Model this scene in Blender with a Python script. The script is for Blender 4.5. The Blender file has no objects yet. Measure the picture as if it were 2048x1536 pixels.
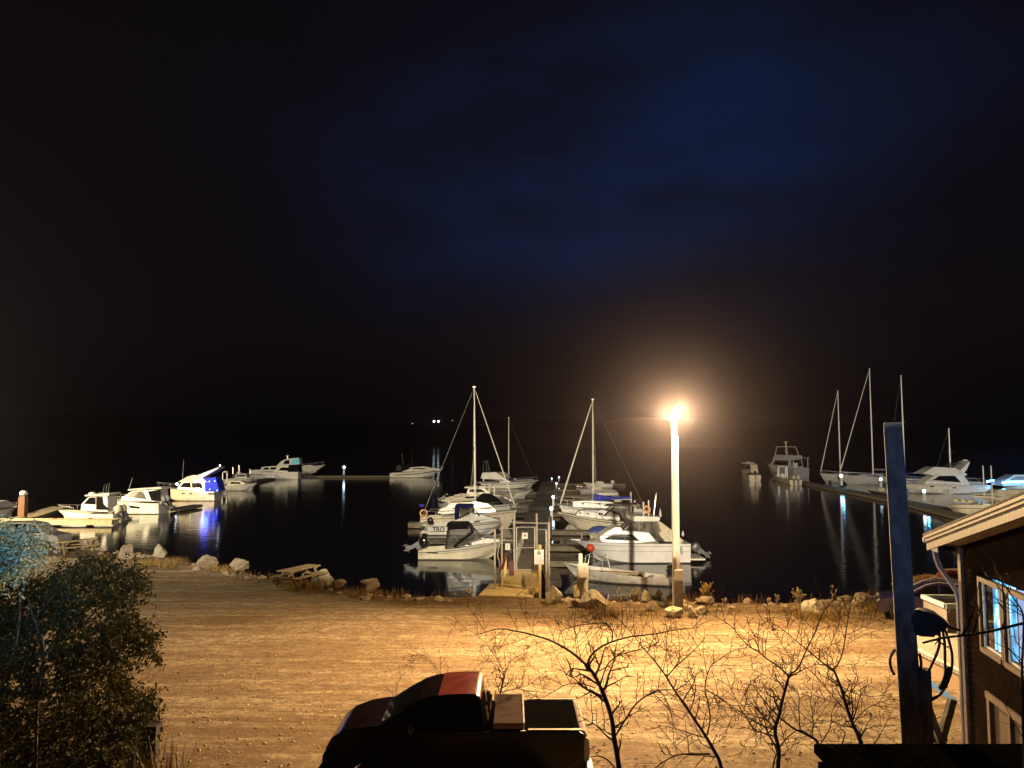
import bpy, bmesh, math, random
from mathutils import Vector, Matrix, noise
R = math.radians
rnd = random.Random(11)
F = 1540.0                      # focal length in photograph pixels
CAMZ = 8.0
PITCH = math.atan(117 / F)
LOT = 1.2                       # height of the gravel lot above the water

def ray(px, py):
    X = (px - 1024) / F; U = (768 - py) / F
    c, s = math.cos(PITCH), math.sin(PITCH)
    return Vector((X, c - U * s, s + U * c))
def P(px, py, D):
    r = ray(px, py); return Vector((0, 0, CAMZ)) + r * (D / r.y)
def G(px, py, z=0.0):
    r = ray(px, py); return Vector((0, 0, CAMZ)) + r * ((z - CAMZ) / r.z)

# ------------------------------------------------------------------ camera, world, lights
S = bpy.context.scene
S.render.engine = 'CYCLES'
C = S.collection
cd = bpy.data.cameras.new('camera'); cam = bpy.data.objects.new('camera', cd); C.objects.link(cam)
cd.sensor_width = 36; cd.lens = 36 * F / 2048; cd.clip_end = 6000; cd.clip_start = 0.05
cam.location = (0, 0, CAMZ); cam.rotation_euler = (math.pi / 2 + PITCH, 0, 0)
S.camera = cam
S.view_settings.view_transform = 'Standard'; S.view_settings.look = 'None'
S.view_settings.exposure = 0.0; S.view_settings.gamma = 1.0
S.cycles.use_denoising = True
S.cycles.max_bounces = 6; S.cycles.diffuse_bounces = 2; S.cycles.glossy_bounces = 3
S.cycles.transparent_max_bounces = 12; S.cycles.transmission_bounces = 4
S.cycles.sample_clamp_indirect = 4.0; S.cycles.volume_bounces = 0

W = bpy.data.worlds.new('World'); S.world = W; W.use_nodes = True
nt = W.node_tree; N = nt.nodes; Lk = nt.links
for n in list(N): N.remove(n)
def nd(t, **k):
    n = N.new(t)
    for a, b in k.items(): setattr(n, a, b)
    return n
tc = nd('ShaderNodeTexCoord')
def vmath(op, a, b=None):
    n = nd('ShaderNodeVectorMath', operation=op); Lk.new(a, n.inputs[0])
    if b is not None:
        if hasattr(b, 'links'): Lk.new(b, n.inputs[1])
        else: n.inputs[1].default_value = b
    return n
def fmath(op, a, b=None, c=None):
    n = nd('ShaderNodeMath', operation=op)
    for i, v in enumerate((a, b, c)):
        if v is None: continue
        if hasattr(v, 'links'): Lk.new(v, n.inputs[i])
        else: n.inputs[i].default_value = v
    return n.outputs[0]
def lobe(px, py, pw):
    d = ray(px, py).normalized()
    o = vmath('DOT_PRODUCT', tc.outputs['Generated'], tuple(d)).outputs['Value']
    return fmath('POWER', fmath('MAXIMUM', o, 0.0), pw)
mp = nd('ShaderNodeMapping'); mp.inputs['Scale'].default_value = (1.0, 1.0, 2.6); Lk.new(tc.outputs['Generated'], mp.inputs[0])
nz = nd('ShaderNodeTexNoise'); nz.inputs['Scale'].default_value = 2.7; nz.inputs['Detail'].default_value = 5; nz.inputs['Roughness'].default_value = 0.5
Lk.new(mp.outputs[0], nz.inputs['Vector'])
cl = nd('ShaderNodeMapRange'); cl.inputs[1].default_value = 0.38; cl.inputs[2].default_value = 0.62; cl.inputs[3].default_value = 0.30; cl.inputs[4].default_value = 1.3
Lk.new(nz.outputs[0], cl.inputs[0])
g1 = fmath('ADD', fmath('MULTIPLY', lobe(1020, 370, 60), .85), fmath('MULTIPLY', lobe(1380, 340, 60), .70))
g2 = fmath('MULTIPLY', lobe(1300, 200, 16), 0.24)
g3 = fmath('MULTIPLY', lobe(1780, 400, 24), 0.14)
gl = fmath('MULTIPLY', fmath('ADD', fmath('ADD', g1, g2), g3), cl.outputs[0])
sep = nd('ShaderNodeSeparateXYZ'); Lk.new(tc.outputs['Generated'], sep.inputs[0])
hz = nd('ShaderNodeMapRange'); hz.interpolation_type = 'SMOOTHSTEP'; hz.inputs[1].default_value = 0.03; hz.inputs[2].default_value = 0.34
Lk.new(sep.outputs[2], hz.inputs[0])
gl = fmath('MULTIPLY', gl, hz.outputs[0])
mx = nd('ShaderNodeMix', data_type='RGBA'); mx.blend_type = 'MIX'
mx.inputs[6].default_value = (0.0034, 0.0026, 0.0030, 1); mx.inputs[7].default_value = (0.0046, 0.0105, 0.036, 1)
Lk.new(fmath('MINIMUM', gl, 1.0), mx.inputs[0])
hb_ = nd('ShaderNodeMapRange'); hb_.interpolation_type = 'SMOOTHSTEP'; hb_.inputs[1].default_value = -0.01; hb_.inputs[2].default_value = 0.16; Lk.new(sep.outputs[2], hb_.inputs[0])
bs_ = nd('ShaderNodeMix', data_type='RGBA'); bs_.inputs[6].default_value = (0.0008, 0.0006, 0.0007, 1); bs_.inputs[7].default_value = (0.0036, 0.0027, 0.0034, 1)
Lk.new(hb_.outputs[0], bs_.inputs[0]); Lk.new(bs_.outputs[2], mx.inputs[6])
bg = nd('ShaderNodeBackground'); bg.inputs[1].default_value = 1.0; Lk.new(mx.outputs[2], bg.inputs[0])
wo = nd('ShaderNodeOutputWorld'); Lk.new(bg.outputs[0], wo.inputs[0])

def lamp(name, typ, loc, col, power, size=0.1, aim=None, ang=None, blend=0.5):
    d = bpy.data.lights.new(name, typ); d.color = col; d.energy = power
    d.shadow_soft_size = size
    if ang: d.spot_size = R(ang); d.spot_blend = blend
    o = bpy.data.objects.new(name, d); C.objects.link(o); o.location = loc
    if aim is not None:
        o.rotation_euler = (Vector(aim) - Vector(loc)).to_track_quat('-Z', 'Y').to_euler()
    return o
LP = Vector((6.80, 31.1, 9.32))          # the lamp head on the tall pole
lamp('street_lamp_beam', 'SPOT', LP + Vector((0.05, -0.12, -0.05)), (1.0, 0.64, 0.28), 33000, 0.10, (9.0, 15.5, 1.2), 140, 1.0)
lamp('street_lamp_second_beam', 'SPOT', LP + Vector((-0.45, -0.16, -0.12)), (1.0, 0.62, 0.27), 52000, 0.10, (-11, 15.5, 1.2), 106, 1.0)
lamp('street_lamp_spill', 'POINT', LP + Vector((0.0, -0.3, -0.02)), (1.0, 0.60, 0.24), 6500, 0.12)
lamp('rear_floodlight', 'SPOT', (0.7, -60, 26), (1.0, 0.86, 0.62), 680000, 0.5, (2, 90, 0), 74, 0.35)
lamp('quay_lamp', 'POINT', (-64, 66, 10), (1.0, 0.78, 0.42), 170000, 0.4)
lamp('marina_fill', 'POINT', (108, 100, 9), (0.90, 0.90, 1.0), 20000, 0.4)  # unseen fill light added to brighten the right marina boats
lamp('far_left_fill', 'POINT', (-150, 120, 12), (0.90, 0.92, 1.0), 60000, 0.4)  # added out of view to lift the far left boats
lamp('neon_spot', 'SPOT', (0.2, -1.0, 10.6), (0.10, 0.40, 1.0), 1000, 0.30, (5.35, 11, 8.0), 31, 0.9)
lamp('neon_spot', 'SPOT', (0.0, -1.0, 10.6), (0.10, 0.55, 1.0), 4200, 0.30, (-5.8, 8.9, 7.3), 19, 0.9)

# ------------------------------------------------------------------ materials
MATS = {}
def mat(name, col, rough=0.5, metal=0.0, amt=0.12, ns=3.0, bump=0.0, bs=30.0, scale=(1, 1, 1), coat=0.0, emit=None, es=0.0, spec=0.5, col2=None, alpha=1.0, trans=0.0, ior=1.45, detail=5, lo=0.35, hi=0.65):
    if name in MATS: return MATS[name]
    m = bpy.data.materials.new(name); m.use_nodes = True
    n = m.node_tree.nodes; l = m.node_tree.links; b = n['Principled BSDF']
    if col2 is None: col2 = tuple(c * (1 - amt * 2) for c in col)
    t = n.new('ShaderNodeTexCoord'); mp = n.new('ShaderNodeMapping'); mp.inputs['Scale'].default_value = scale
    l.new(t.outputs['Object'], mp.inputs[0])
    z = n.new('ShaderNodeTexNoise'); z.inputs['Scale'].default_value = ns; z.inputs['Detail'].default_value = detail; z.inputs['Roughness'].default_value = 0.62
    l.new(mp.outputs[0], z.inputs['Vector'])
    mr = n.new('ShaderNodeMapRange'); mr.inputs[1].default_value = lo; mr.inputs[2].default_value = hi; l.new(z.outputs[0], mr.inputs[0])
    x = n.new('ShaderNodeMix'); x.data_type = 'RGBA'; x.inputs[6].default_value = (*col, 1); x.inputs[7].default_value = (*col2, 1)
    l.new(mr.outputs[0], x.inputs[0]); l.new(x.outputs[2], b.inputs['Base Color'])
    b.inputs['Roughness'].default_value = rough; b.inputs['Metallic'].default_value = metal
    b.inputs['Coat Weight'].default_value = coat; b.inputs['Coat Roughness'].default_value = 0.08
    b.inputs['Specular IOR Level'].default_value = spec; b.inputs['Alpha'].default_value = alpha
    b.inputs['Transmission Weight'].default_value = trans; b.inputs['IOR'].default_value = ior
    if emit: b.inputs['Emission Color'].default_value = (*emit, 1); b.inputs['Emission Strength'].default_value = es
    if bump:
        z2 = n.new('ShaderNodeTexNoise'); z2.inputs['Scale'].default_value = bs; z2.inputs['Detail'].default_value = 4; l.new(mp.outputs[0], z2.inputs['Vector'])
        bp = n.new('ShaderNodeBump'); bp.inputs['Strength'].default_value = bump; bp.inputs['Distance'].default_value = 0.05; l.new(z2.outputs[0], bp.inputs['Height']); l.new(bp.outputs[0], b.inputs['Normal'])
    MATS[name] = m; return m
gel = mat('white_gelcoat', (0.70, 0.69, 0.65), 0.28, amt=0.10, ns=1.6, coat=0.3)
gelc = mat('cream_gelcoat', (0.66, 0.60, 0.46), 0.3, amt=0.12, ns=1.4, coat=0.3)
gelg = mat('grey_gelcoat', (0.44, 0.44, 0.45), 0.3, amt=0.12, ns=1.4, coat=0.3)
deckm = mat('deck_paint', (0.62, 0.60, 0.54), 0.6, amt=0.2, ns=2.5, bump=0.1)
dgl = mat('dark_glass', (0.006, 0.006, 0.008), 0.06, amt=0.05, spec=0.4)
vinyl = mat('clear_vinyl', (0.14, 0.13, 0.115), 0.14, alpha=0.5, amt=0.35, ns=3.0, bump=0.12, bs=5, coat=0.2)
blk = mat('black_canvas', (0.006, 0.006, 0.008), 0.9, spec=0.08, amt=0.2, bump=0.2, bs=9)
navy = mat('navy_canvas', (0.010, 0.012, 0.09), 0.85, spec=0.1, amt=0.2, bump=0.3, bs=7)
blue = mat('blue_canvas', (0.012, 0.03, 0.42), 0.7, amt=0.2, bump=0.4, bs=5)
creamc = mat('cream_canvas', (0.62, 0.56, 0.42), 0.85, amt=0.2, ns=4, bump=0.6, bs=6)
greyc = mat('grey_canvas', (0.26, 0.25, 0.26), 0.8, amt=0.2, bump=0.4, bs=6)
alu = mat('brushed_aluminium', (0.66, 0.66, 0.67), 0.35, 0.7, amt=0.1)
mastm = mat('mast_aluminium', (0.72, 0.70, 0.64), 0.4, 0.25, amt=0.1)
wire = mat('rigging_wire', (0.30, 0.29, 0.27), 0.5, 0.3)
sailc = mat('furled_sail_cloth', (0.66, 0.64, 0.56), 0.8, amt=0.15, bump=0.4, bs=8)
blkpl = mat('black_cowling', (0.012, 0.012, 0.014), 0.16, amt=0.2, coat=0.6)
whpl = mat('white_cowling', (0.62, 0.61, 0.58), 0.25, amt=0.1, coat=0.4)
grpl = mat('grey_metal_leg', (0.13, 0.13, 0.14), 0.4, 0.4)
redm = mat('red_trim', (0.20, 0.02, 0.012), 0.45)
darkst = mat('dark_stripe', (0.03, 0.02, 0.025), 0.35)
navyst = mat('navy_stripe', (0.02, 0.025, 0.09), 0.35)
linkm = mat('chain_link_wire', (0.16, 0.14, 0.12), 0.6, 0.3)
orange = mat('orange_plastic', (0.55, 0.06, 0.012), 0.5, amt=0.1)
ringm = mat('lifebuoy_plastic', (0.75, 0.30, 0.08), 0.5, amt=0.15)
woodp = mat('weathered_planks', (0.20, 0.165, 0.115), 0.85, col2=(0.10, 0.075, 0.05), ns=2.2, scale=(1, 6, 6), bump=0.4, bs=14)
woodd = mat('dark_dock_timber', (0.10, 0.085, 0.062), 0.8, col2=(0.045, 0.038, 0.03), ns=1.6, bump=0.3, bs=12)
woody = mat('yellow_pine_boards', (0.64, 0.54, 0.28), 0.75, col2=(0.44, 0.34, 0.16), ns=3.0, scale=(1, 5, 1), bump=0.25, bs=16)
woodt = mat('picnic_timber', (0.42, 0.32, 0.17), 0.75, col2=(0.28, 0.19, 0.09), ns=4.0, bump=0.2)
galv = mat('galvanised_pipe', (0.40, 0.37, 0.33), 0.45, 0.4, amt=0.15, ns=6)
whp = mat('white_painted_wood', (0.70, 0.68, 0.62), 0.55, amt=0.12, ns=4)
signw = mat('white_sign_board', (0.50, 0.49, 0.46), 0.5, amt=0.05)
ink = mat('black_ink', (0.02, 0.02, 0.025), 0.6)
inkr = mat('sign_grey_ink', (0.02, 0.02, 0.025), 0.6)
rope = mat('yellow_rope', (0.30, 0.22, 0.09), 0.8, bump=0.5, bs=50)
concr = mat('grey_concrete', (0.36, 0.34, 0.31), 0.85, amt=0.2, ns=6, bump=0.3)
pedw = mat('pedestal_white', (0.6, 0.62, 0.66), 0.5)
pedl = mat('pedestal_lamp_glow', (0.8, 0.9, 1.0), 0.5, emit=(0.62, 0.82, 1.0), es=9.0)
cyl = mat('blue_led_glow', (0.1, 0.4, 1.0), 0.5, emit=(0.16, 0.62, 1.0), es=10.0)
bllt = mat('blue_light_glow', (0.1, 0.2, 1.0), 0.5, emit=(0.05, 0.09, 1.0), es=16.0)
barkm = mat('dark_bark', (0.030, 0.020, 0.016), 0.85, amt=0.3, ns=9, bump=0.5, bs=40)
twigm = mat('red_brown_twig', (0.085, 0.028, 0.014), 0.75, amt=0.3, ns=9)
rockm = mat('pale_granite', (0.50, 0.47, 0.38), 0.9, col2=(0.27, 0.23, 0.16), ns=2.6, bump=0.9, bs=9, detail=8)
rockd = mat('brown_boulder', (0.36, 0.30, 0.21), 0.9, col2=(0.16, 0.12, 0.08), ns=2.6, bump=0.9, bs=9, detail=8)
tyre = mat('black_tyre', (0.02, 0.02, 0.02), 0.75, bump=0.3)
chrome = mat('alloy_rim', (0.6, 0.6, 0.6), 0.35, 0.25, amt=0.05)

# ------------------------------------------------------------------ mesh building
class M:
    def __init__(s): s.v = []; s.f = []
    def add(s, vs, fs):
        o = len(s.v); s.v += [Vector(v) for v in vs]; s.f += [tuple(i + o for i in f) for f in fs]; return s
    def box(s, c, d, rz=0.0, rx=0.0, ry=0.0):
        c = Vector(c); m = Matrix.Rotation(rz, 3, 'Z') @ Matrix.Rotation(ry, 3, 'Y') @ Matrix.Rotation(rx, 3, 'X')
        vs = [c + m @ Vector((x * d[0] / 2, y * d[1] / 2, z * d[2] / 2)) for x in (-1, 1) for y in (-1, 1) for z in (-1, 1)]
        return s.add(vs, [(0, 1, 3, 2), (4, 6, 7, 5), (0, 4, 5, 1), (2, 3, 7, 6), (0, 2, 6, 4), (1, 5, 7, 3)])
    def beam(s, a, b, w, h=None):
        a, b = Vector(a), Vector(b); h = h or w; d = (b - a); L = d.length; d.normalize()
        up = Vector((0, 0, 1)) if abs(d.z) < 0.95 else Vector((0, 1, 0))
        x = d.cross(up).normalized(); y = x.cross(d)
        vs = []
        for p in (a, b):
            for i, j in ((-1, -1), (1, -1), (1, 1), (-1, 1)): vs.append(p + x * i * w / 2 + y * j * h / 2)
        return s.add(vs, [(3, 2, 1, 0), (4, 5, 6, 7), (0, 1, 5, 4), (1, 2, 6, 5), (2, 3, 7, 6), (3, 0, 4, 7)])
    def tube(s, pts, r, n=6, cap=True):
        pts = [Vector(p) for p in pts]; rs = r if isinstance(r, (list, tuple)) else [r] * len(pts)
        rings = []; base = len(s.v); ref = None
        for i, p in enumerate(pts):
            d = (pts[min(i + 1, len(pts) - 1)] - pts[max(i - 1, 0)])
            if d.length < 1e-7: d = Vector((0, 0, 1))
            d.normalize()
            if ref is None: ref = d.cross(Vector((0.13, 0.91, 0.37))).normalized()
            x = (ref - d * ref.dot(d))
            if x.length < 1e-4: x = d.orthogonal()
            x.normalize(); ref = x; y = d.cross(x)
            for k in range(n):
                a = 2 * math.pi * k / n; s.v.append(p + (x * math.cos(a) + y * math.sin(a)) * rs[i])
        for i in range(len(pts) - 1):
            for k in range(n):
                a = base + i * n + k; b = base + i * n + (k + 1) % n
                s.f.append((a, b, b + n, a + n))
        if cap:
            s.f.append(tuple(base + k for k in reversed(range(n)))); s.f.append(tuple(base + (len(pts) - 1) * n + k for k in range(n)))
        return s
    def cyl(s, a, b, r, n=12, r2=None): return s.tube([a, b], [r, r if r2 is None else r2], n)
    def lathe(s, prof, c=(0, 0, 0), n=16, axis='Z', a0=0.0):
        c = Vector(c); base = len(s.v)
        for r, h in prof:
            for k in range(n):
                a = 2 * math.pi * k / n + a0; x, y = r * math.cos(a), r * math.sin(a)
                s.v.append(c + (Vector((x, y, h)) if axis == 'Z' else Vector((x, h, y)) if axis == 'Y' else Vector((h, x, y))))
        for i in range(len(prof) - 1):
            for k in range(n):
                a = base + i * n + k; b = base + i * n + (k + 1) % n
                s.f.append((a, b, b + n, a + n))
        s.f.append(tuple(base + k for k in reversed(range(n)))); s.f.append(tuple(base + (len(prof) - 1) * n + k for k in range(n)))
        return s
    def torus(s, c, r0, r1, nrm='Y', n=20, m=8, arc=(0, 2 * math.pi)):
        pts = []
        for k in range(n + 1):
            a = arc[0] + (arc[1] - arc[0]) * k / n
            x, y = r0 * math.cos(a), r0 * math.sin(a)
            pts.append(Vector(c) + (Vector((x, 0, y)) if nrm == 'Y' else Vector((0, x, y)) if nrm == 'X' else Vector((x, y, 0))))
        return s.tube(pts, r1, m, cap=False)
    def ball(s, c, r, n=12, sq=(1, 1, 1)):
        prof = [(r * math.sin(math.pi * i / 8) + 1e-4, -r * math.cos(math.pi * i / 8)) for i in range(9)]
        o = len(s.v); s.lathe(prof, (0, 0, 0), n)
        for i in range(o, len(s.v)): s.v[i] = Vector((s.v[i].x * sq[0], s.v[i].y * sq[1], s.v[i].z * sq[2])) + Vector(c)
        return s
    def grid(s, rows):
        n = len(rows[0]); o = len(s.v)
        for r in rows: s.v += [Vector(p) for p in r]
        for i in range(len(rows) - 1):
            for j in range(n - 1):
                a = o + i * n + j; s.f.append((a, a + 1, a + n + 1, a + n))
        return s
    def prism(s, poly, y0, y1):            # polygon of (x,z) extruded along y; y0,y1 floats or functions of (x,z)
        f0 = y0 if callable(y0) else (lambda x, z: y0); f1 = y1 if callable(y1) else (lambda x, z: y1)
        n = len(poly); vs = [(x, f0(x, z), z) for x, z in poly] + [(x, f1(x, z), z) for x, z in poly]
        return s.add(vs, [tuple(range(n)), tuple(reversed(range(n, 2 * n)))] + [(i, i + n, (i + 1) % n + n, (i + 1) % n) for i in range(n)])
    def build(s, name, m, parent=None, smooth=40, bevel=0.0, loc=None):
        me = bpy.data.meshes.new(name); me.from_pydata([tuple(v) for v in s.v], [], s.f); me.validate()
        bm = bmesh.new(); bm.from_mesh(me); bmesh.ops.recalc_face_normals(bm, faces=bm.faces)
        if bevel:
            bmesh.ops.remove_doubles(bm, verts=bm.verts, dist=1e-5)
            ed = [e for e in bm.edges if len(e.link_faces) == 2 and e.calc_face_angle(0) > 0.6]
            bmesh.ops.bevel(bm, geom=ed, offset=bevel, segments=2, affect='EDGES', clamp_overlap=True)
        bm.to_mesh(me); bm.free()
        if smooth:
            me.shade_smooth(); me.set_sharp_from_angle(angle=R(smooth))
        me.materials.append(m)
        o = bpy.data.objects.new(name, me); C.objects.link(o)
        if parent: o.parent = parent
        if loc is not None: o.location = loc
        return o
def tag(o, label=None, cat=None, group=None, kind=None):
    if label: o['label'] = label
    if cat: o['category'] = cat
    if group: o['group'] = group
    if kind: o['kind'] = kind
    return o
def thing(name, label, cat, loc=(0, 0, 0), rz=0.0, group=None):
    o = bpy.data.objects.new(name, None); C.objects.link(o); o.location = loc; o.rotation_euler = (0, 0, rz); o.empty_display_size = 0.2
    return tag(o, label, cat, group)
def dup(root, loc, rz=0.0, label=None):
    r = root.copy(); C.objects.link(r); r.location = loc; r.rotation_euler = (0, 0, rz)
    if label: r['label'] = label
    for ch in list(root.children):
        c = ch.copy(); C.objects.link(c); c.parent = r
        for g in ch.children:
            d = g.copy(); C.objects.link(d); d.parent = c
    return r
def text(s, size, name, m, parent, loc, rot, ext=0.004):
    cu = bpy.data.curves.new(name, 'FONT'); cu.body = s; cu.size = size; cu.extrude = ext; cu.offset = size * .028; cu.align_x = 'CENTER'; cu.align_y = 'CENTER'
    t = bpy.data.objects.new(name, cu); C.objects.link(t)
    bpy.context.view_layer.update()
    me = bpy.data.meshes.new_from_object(t.evaluated_get(bpy.context.evaluated_depsgraph_get()))
    bpy.data.objects.remove(t)
    o = bpy.data.objects.new(name, me); me.materials.append(m); C.objects.link(o)
    o.location = loc; o.rotation_euler = rot
    if parent: o.parent = parent
    return o
# ------------------------------------------------------------------ boats
def lerp(a, b, t): return a + (b - a) * t
class Boat:
    """stern/bow in photograph pixels on the near waterline; ys / yb: sheer at the stern (near side) and at the bow tip."""
    def __init__(s, name, label, cat, pxs, pxb, yws, ywb=None, ys=None, yb=None, B=2.6, kind='power', group=None, hm=None, td=0.45, fz=0.25, rk=0.13, dk=True, crown=0.12):
        ywb = ywb or yws
        Ds = F * CAMZ / (yws - 885) + B / 2; Db = F * CAMZ / (ywb - 885) + B / 2
        st = Vector(((pxs - 1024) / F * Ds, Ds, 0)); bw = Vector(((pxb - 1024) / F * Db, Db, 0))
        s.setup(name, label, cat, st, bw, CAMZ - (ys - 885) / F * (Ds - B / 2), CAMZ - (yb - 885) / F * Db, B, kind, group, hm, td, fz, rk, dk, crown)
    def setup(s, name, label, cat, st, bw, fs, fb, B, kind, group, hm, td, fz, rk, dk, crown):
        s.L = (bw - st).length; s.B = B; s.fs = fs; s.fb = fb; s.kind = kind; s.td = td; s.fz = fz; s.rk = rk
        s.O = (st + bw) / 2; u = (bw - st).normalized(); s.u = u; s.yv = Vector((-u.y, u.x, 0)); s.sg = 1 if s.yv.dot(-s.O) > 0 else -1
        s.rz = math.atan2(u.y, u.x)
        s.e = thing(name, label, cat, s.O, s.rz, group)
        s.hm = hm or gel
        n = 18
        H = M(); rows = []
        for i in range(n + 1):
            t = i / n; rows.append(s.section(t))
        H.grid(rows)
        # transom
        H.add(rows[0], [tuple(range(len(rows[0])))])
        # gunwale and inner wall of the cockpit
        gw = 0.07
        for sd in (0, -1):
            gr = []
            for i in range(n + 1):
                t = i / n
                if t > td + 0.5 / n: break
                p = Vector(rows[i][sd]); sy = 1 if p.y > 0 else -1; g_ = min(gw, abs(p.y) * .4); fr_ = min(1, (p.z - fz) / max(.2, p.z)) * .8
                q = p + Vector((0, -sy * g_, 0.0)); gr.append([p, q, Vector((q.x - rk * s.L * fr_ * t ** 3, q.y * (1 - .3 * max(0, (t - .5) / .5)), fz))])
            H.grid(gr)
        x0 = s.X(0); hb0 = s.hb(0)
        H.add([(x0, -hb0, fs), (x0, hb0, fs), (x0 + .1, hb0, fs), (x0 + .1, -hb0, fs), (x0 + .1, -hb0 + gw, fz), (x0 + .1, hb0 - gw, fz)], [(0, 1, 2, 3), (3, 2, 5, 4)])
        H.build('hull', s.hm, s.e, 35)
        Dk = M(); rr = []
        for i in range(0, 13):
            t = lerp(td, 1.0, i / 12); h = s.hb(t) - 0.005; z = s.sh(t)
            rr.append([(s.X(t), h * k, z + crown * (1 - k * k) * min(1, h)) for k in (-1, -.7, -.35, 0, .35, .7, 1)])
        if dk: Dk.grid(rr)
        b = rr[0]
        if dk: Dk.add(list(b) + [(b[0][0], b[-1][1], fz), (b[0][0], b[0][1], fz)], [tuple(range(9))])
        tt = td if dk else 0.93
        fl = []
        for i in range(9):
            t = lerp(0.02, min(tt, .86 if not dk else tt), i / 8); h = (s.hb(t) - gw) * (1 - .3 * max(0, (t - .5) / .5)); xx_ = s.X(t) - (rk * s.L * .6 * t ** 3 if not dk else 0); fl.append([(xx_, -h, fz), (xx_, h, fz)])
        Dk.grid(fl); Dk.build('deck', deckm, s.e, 35)
        if not dk:
            pass
    def X(s, t): return -s.L / 2 + s.L * t
    def hb(s, t):
        if s.kind == 'sail': a = math.sin(math.pi * min(1, (t * 0.78 + 0.22))) ** 0.62
        elif s.kind == 'skiff': a = (0.78 + 0.22 * math.sin(math.pi * min(1, t / 0.9))) * (1 - max(0, (t - .5) / .5) ** 2.0)
        else: a = (0.93 + 0.07 * min(1, t / .4)) * (1 - max(0, (t - .42) / .58) ** 2.4)
        return max(0.012, s.B / 2 * a)
    def sh(s, t): return lerp(s.fs, s.fb, t ** (1.5 if s.kind == 'sail' else 1.9))
    def section(s, t):
        h = s.hb(t); z = s.sh(t); xs = s.X(t); rk = s.rk * s.L; g = max(0, (t - .55) / .45)
        def xat(fr): return xs - rk * fr * t ** 3
        if s.kind == 'sail':
            kz = -0.35 + 0.35 * g ** 2 + 0.25 * max(0, (.2 - t) / .2)
            pts = [(1, z, 0), (1.0, z * .62, .35), (.86, z * .22, .7), (.45, kz * .6, 1.0), (0.02, kz, 1.0)]
        else:
            cz = 0.08 + s.fb * .42 * g ** 1.8; kz = -0.35 + (s.fb * .30 + .2) * g ** 2
            cf = 0.9 - 0.30 * g
            pts = [(1, z, 0), (lerp(1, cf, .35), lerp(z, cz, .42), .36), (cf, cz, .8), (cf * .93, cz - .03, .84), (.5 * cf, lerp(cz, kz, .5), .97), (0.02, kz, 1.0)]
        a = [(xat(f), h * w, zz) for w, zz, f in pts]
        return a + [(x, -y, zz) for x, y, zz in reversed(a)]
    def pp(s, px, py, off=0.0):
        r = ray(px, py); p0 = s.O + s.yv * s.sg * off
        k = (p0 - Vector((0, 0, CAMZ))).dot(s.yv) / r.dot(s.yv)
        w = Vector((0, 0, CAMZ)) + r * k
        return ((w - s.O).dot(s.u), w.z)
    def poly(s, pts, off): return [s.pp(x, y, off) for x, y in pts]
    def near(s, t): return s.sg * s.hb(t)
    def house(s, pts, w=0.8, top=0.85, name='cabin', m=None, taper=0.0, local=False, bevel=0.05):
        W2 = s.B / 2 * w; pl = pts if local else s.poly(pts, W2)
        z0 = min(z for x, z in pl); z1 = max(z for x, z in pl); x1 = max(x for x, z in pl); x0 = min(x for x, z in pl)
        def wf(x, z, e=0.0):
            a = W2 * lerp(1, top, (z - z0) / max(.01, z1 - z0)); a *= 1 - taper * max(0, (x - lerp(x0, x1, .5)) / max(.01, x1 - x0)) * 2 * 0.5
            return a + e
        o = M().prism(pl, lambda x, z: wf(x, z), lambda x, z: -wf(x, z)).build(name, m or gel, s.e, 35, bevel)
        s.wf = wf; s.wo = W2; s.pl = pl; return o
    def win(s, pts, name='window', m=None, e=0.012, par=None, local=False):
        pl = pts if local else s.poly(pts, s.wo)
        for sg in (1, -1):
            M().prism(pl, lambda x, z: sg * (s.wf(x, z) - 0.02), lambda x, z: sg * s.wf(x, z, e)).build(name, m or dgl, par or s.e, 0)
    def hwin(s, pts, name='hull_window', m=None):
        """windows or marks on the near and far hull side"""
        for sg in (1, -1):
            def y(x, z, e): t = min(1, max(0, (x + s.L / 2) / s.L)); zt = (z - .1) / max(.1, s.sh(t) - .1); g = max(0, (t - .55) / .45); return sg * (s.hb(t) * lerp(0.9 - .3 * g, 1, min(1, max(0, zt))) + e)
            pl = s.poly(pts, s.B / 2 * .93)
            M().prism(pl, lambda x, z: y(x, z, -.03), lambda x, z: y(x, z, .045)).build(name, m or dgl, s.e, 0)
    def cross(s, a, b, w=0.9, name='windshield', m=None, off=0.015, frac=1.0):
        """a sheet across the boat on the slope between two profile points (local)"""
        (xa, za), (xb, zb) = a, b
        wa, wb = s.wf(xa, za) * w, s.wf(xb, zb) * w; n = Vector((zb - za, 0, xa - xb)).normalized()
        if n.z < 0: n = -n
        o = n * off
        M().add([Vector(v) + o for v in ((xa, -wa, za), (xa, wa, za), (xb, wb, zb), (xb, -wb, zb))] + [Vector(v) - o * .5 for v in ((xa, -wa, za), (xa, wa, za), (xb, wb, zb), (xb, -wb, zb))],
                [(0, 1, 2, 3), (7, 6, 5, 4), (0, 4, 5, 1), (1, 5, 6, 2), (2, 6, 7, 3), (3, 7, 4, 0)]).build(name, m or dgl, s.e, 0)
    def stripe(s, dz=0.12, h=0.05, t0=0.0, t1=0.97, m=None, name='stripe'):
        k = M()
        for sg in (1, -1):
            rows = []
            for i in range(15):
                t = lerp(t0, t1, i / 14); z = s.sh(t) - dz; x = s.X(t) - s.rk * s.L * .36 * t ** 3 * dz / max(.2, (s.sh(t) * .42)); y = s.hb(t)
                g = max(0, (t - .55) / .45); cf = 1 if s.kind == 'sail' else lerp(1, .9 - .3 * g, .35)
                y1 = y * lerp(1, cf, min(1, dz / max(.1, s.sh(t) * .42))) + .012
                rows.append([(x, sg * (y1 + .003), z + h / 2), (x, sg * y1, z - h / 2)])
            k.grid(rows)
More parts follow.
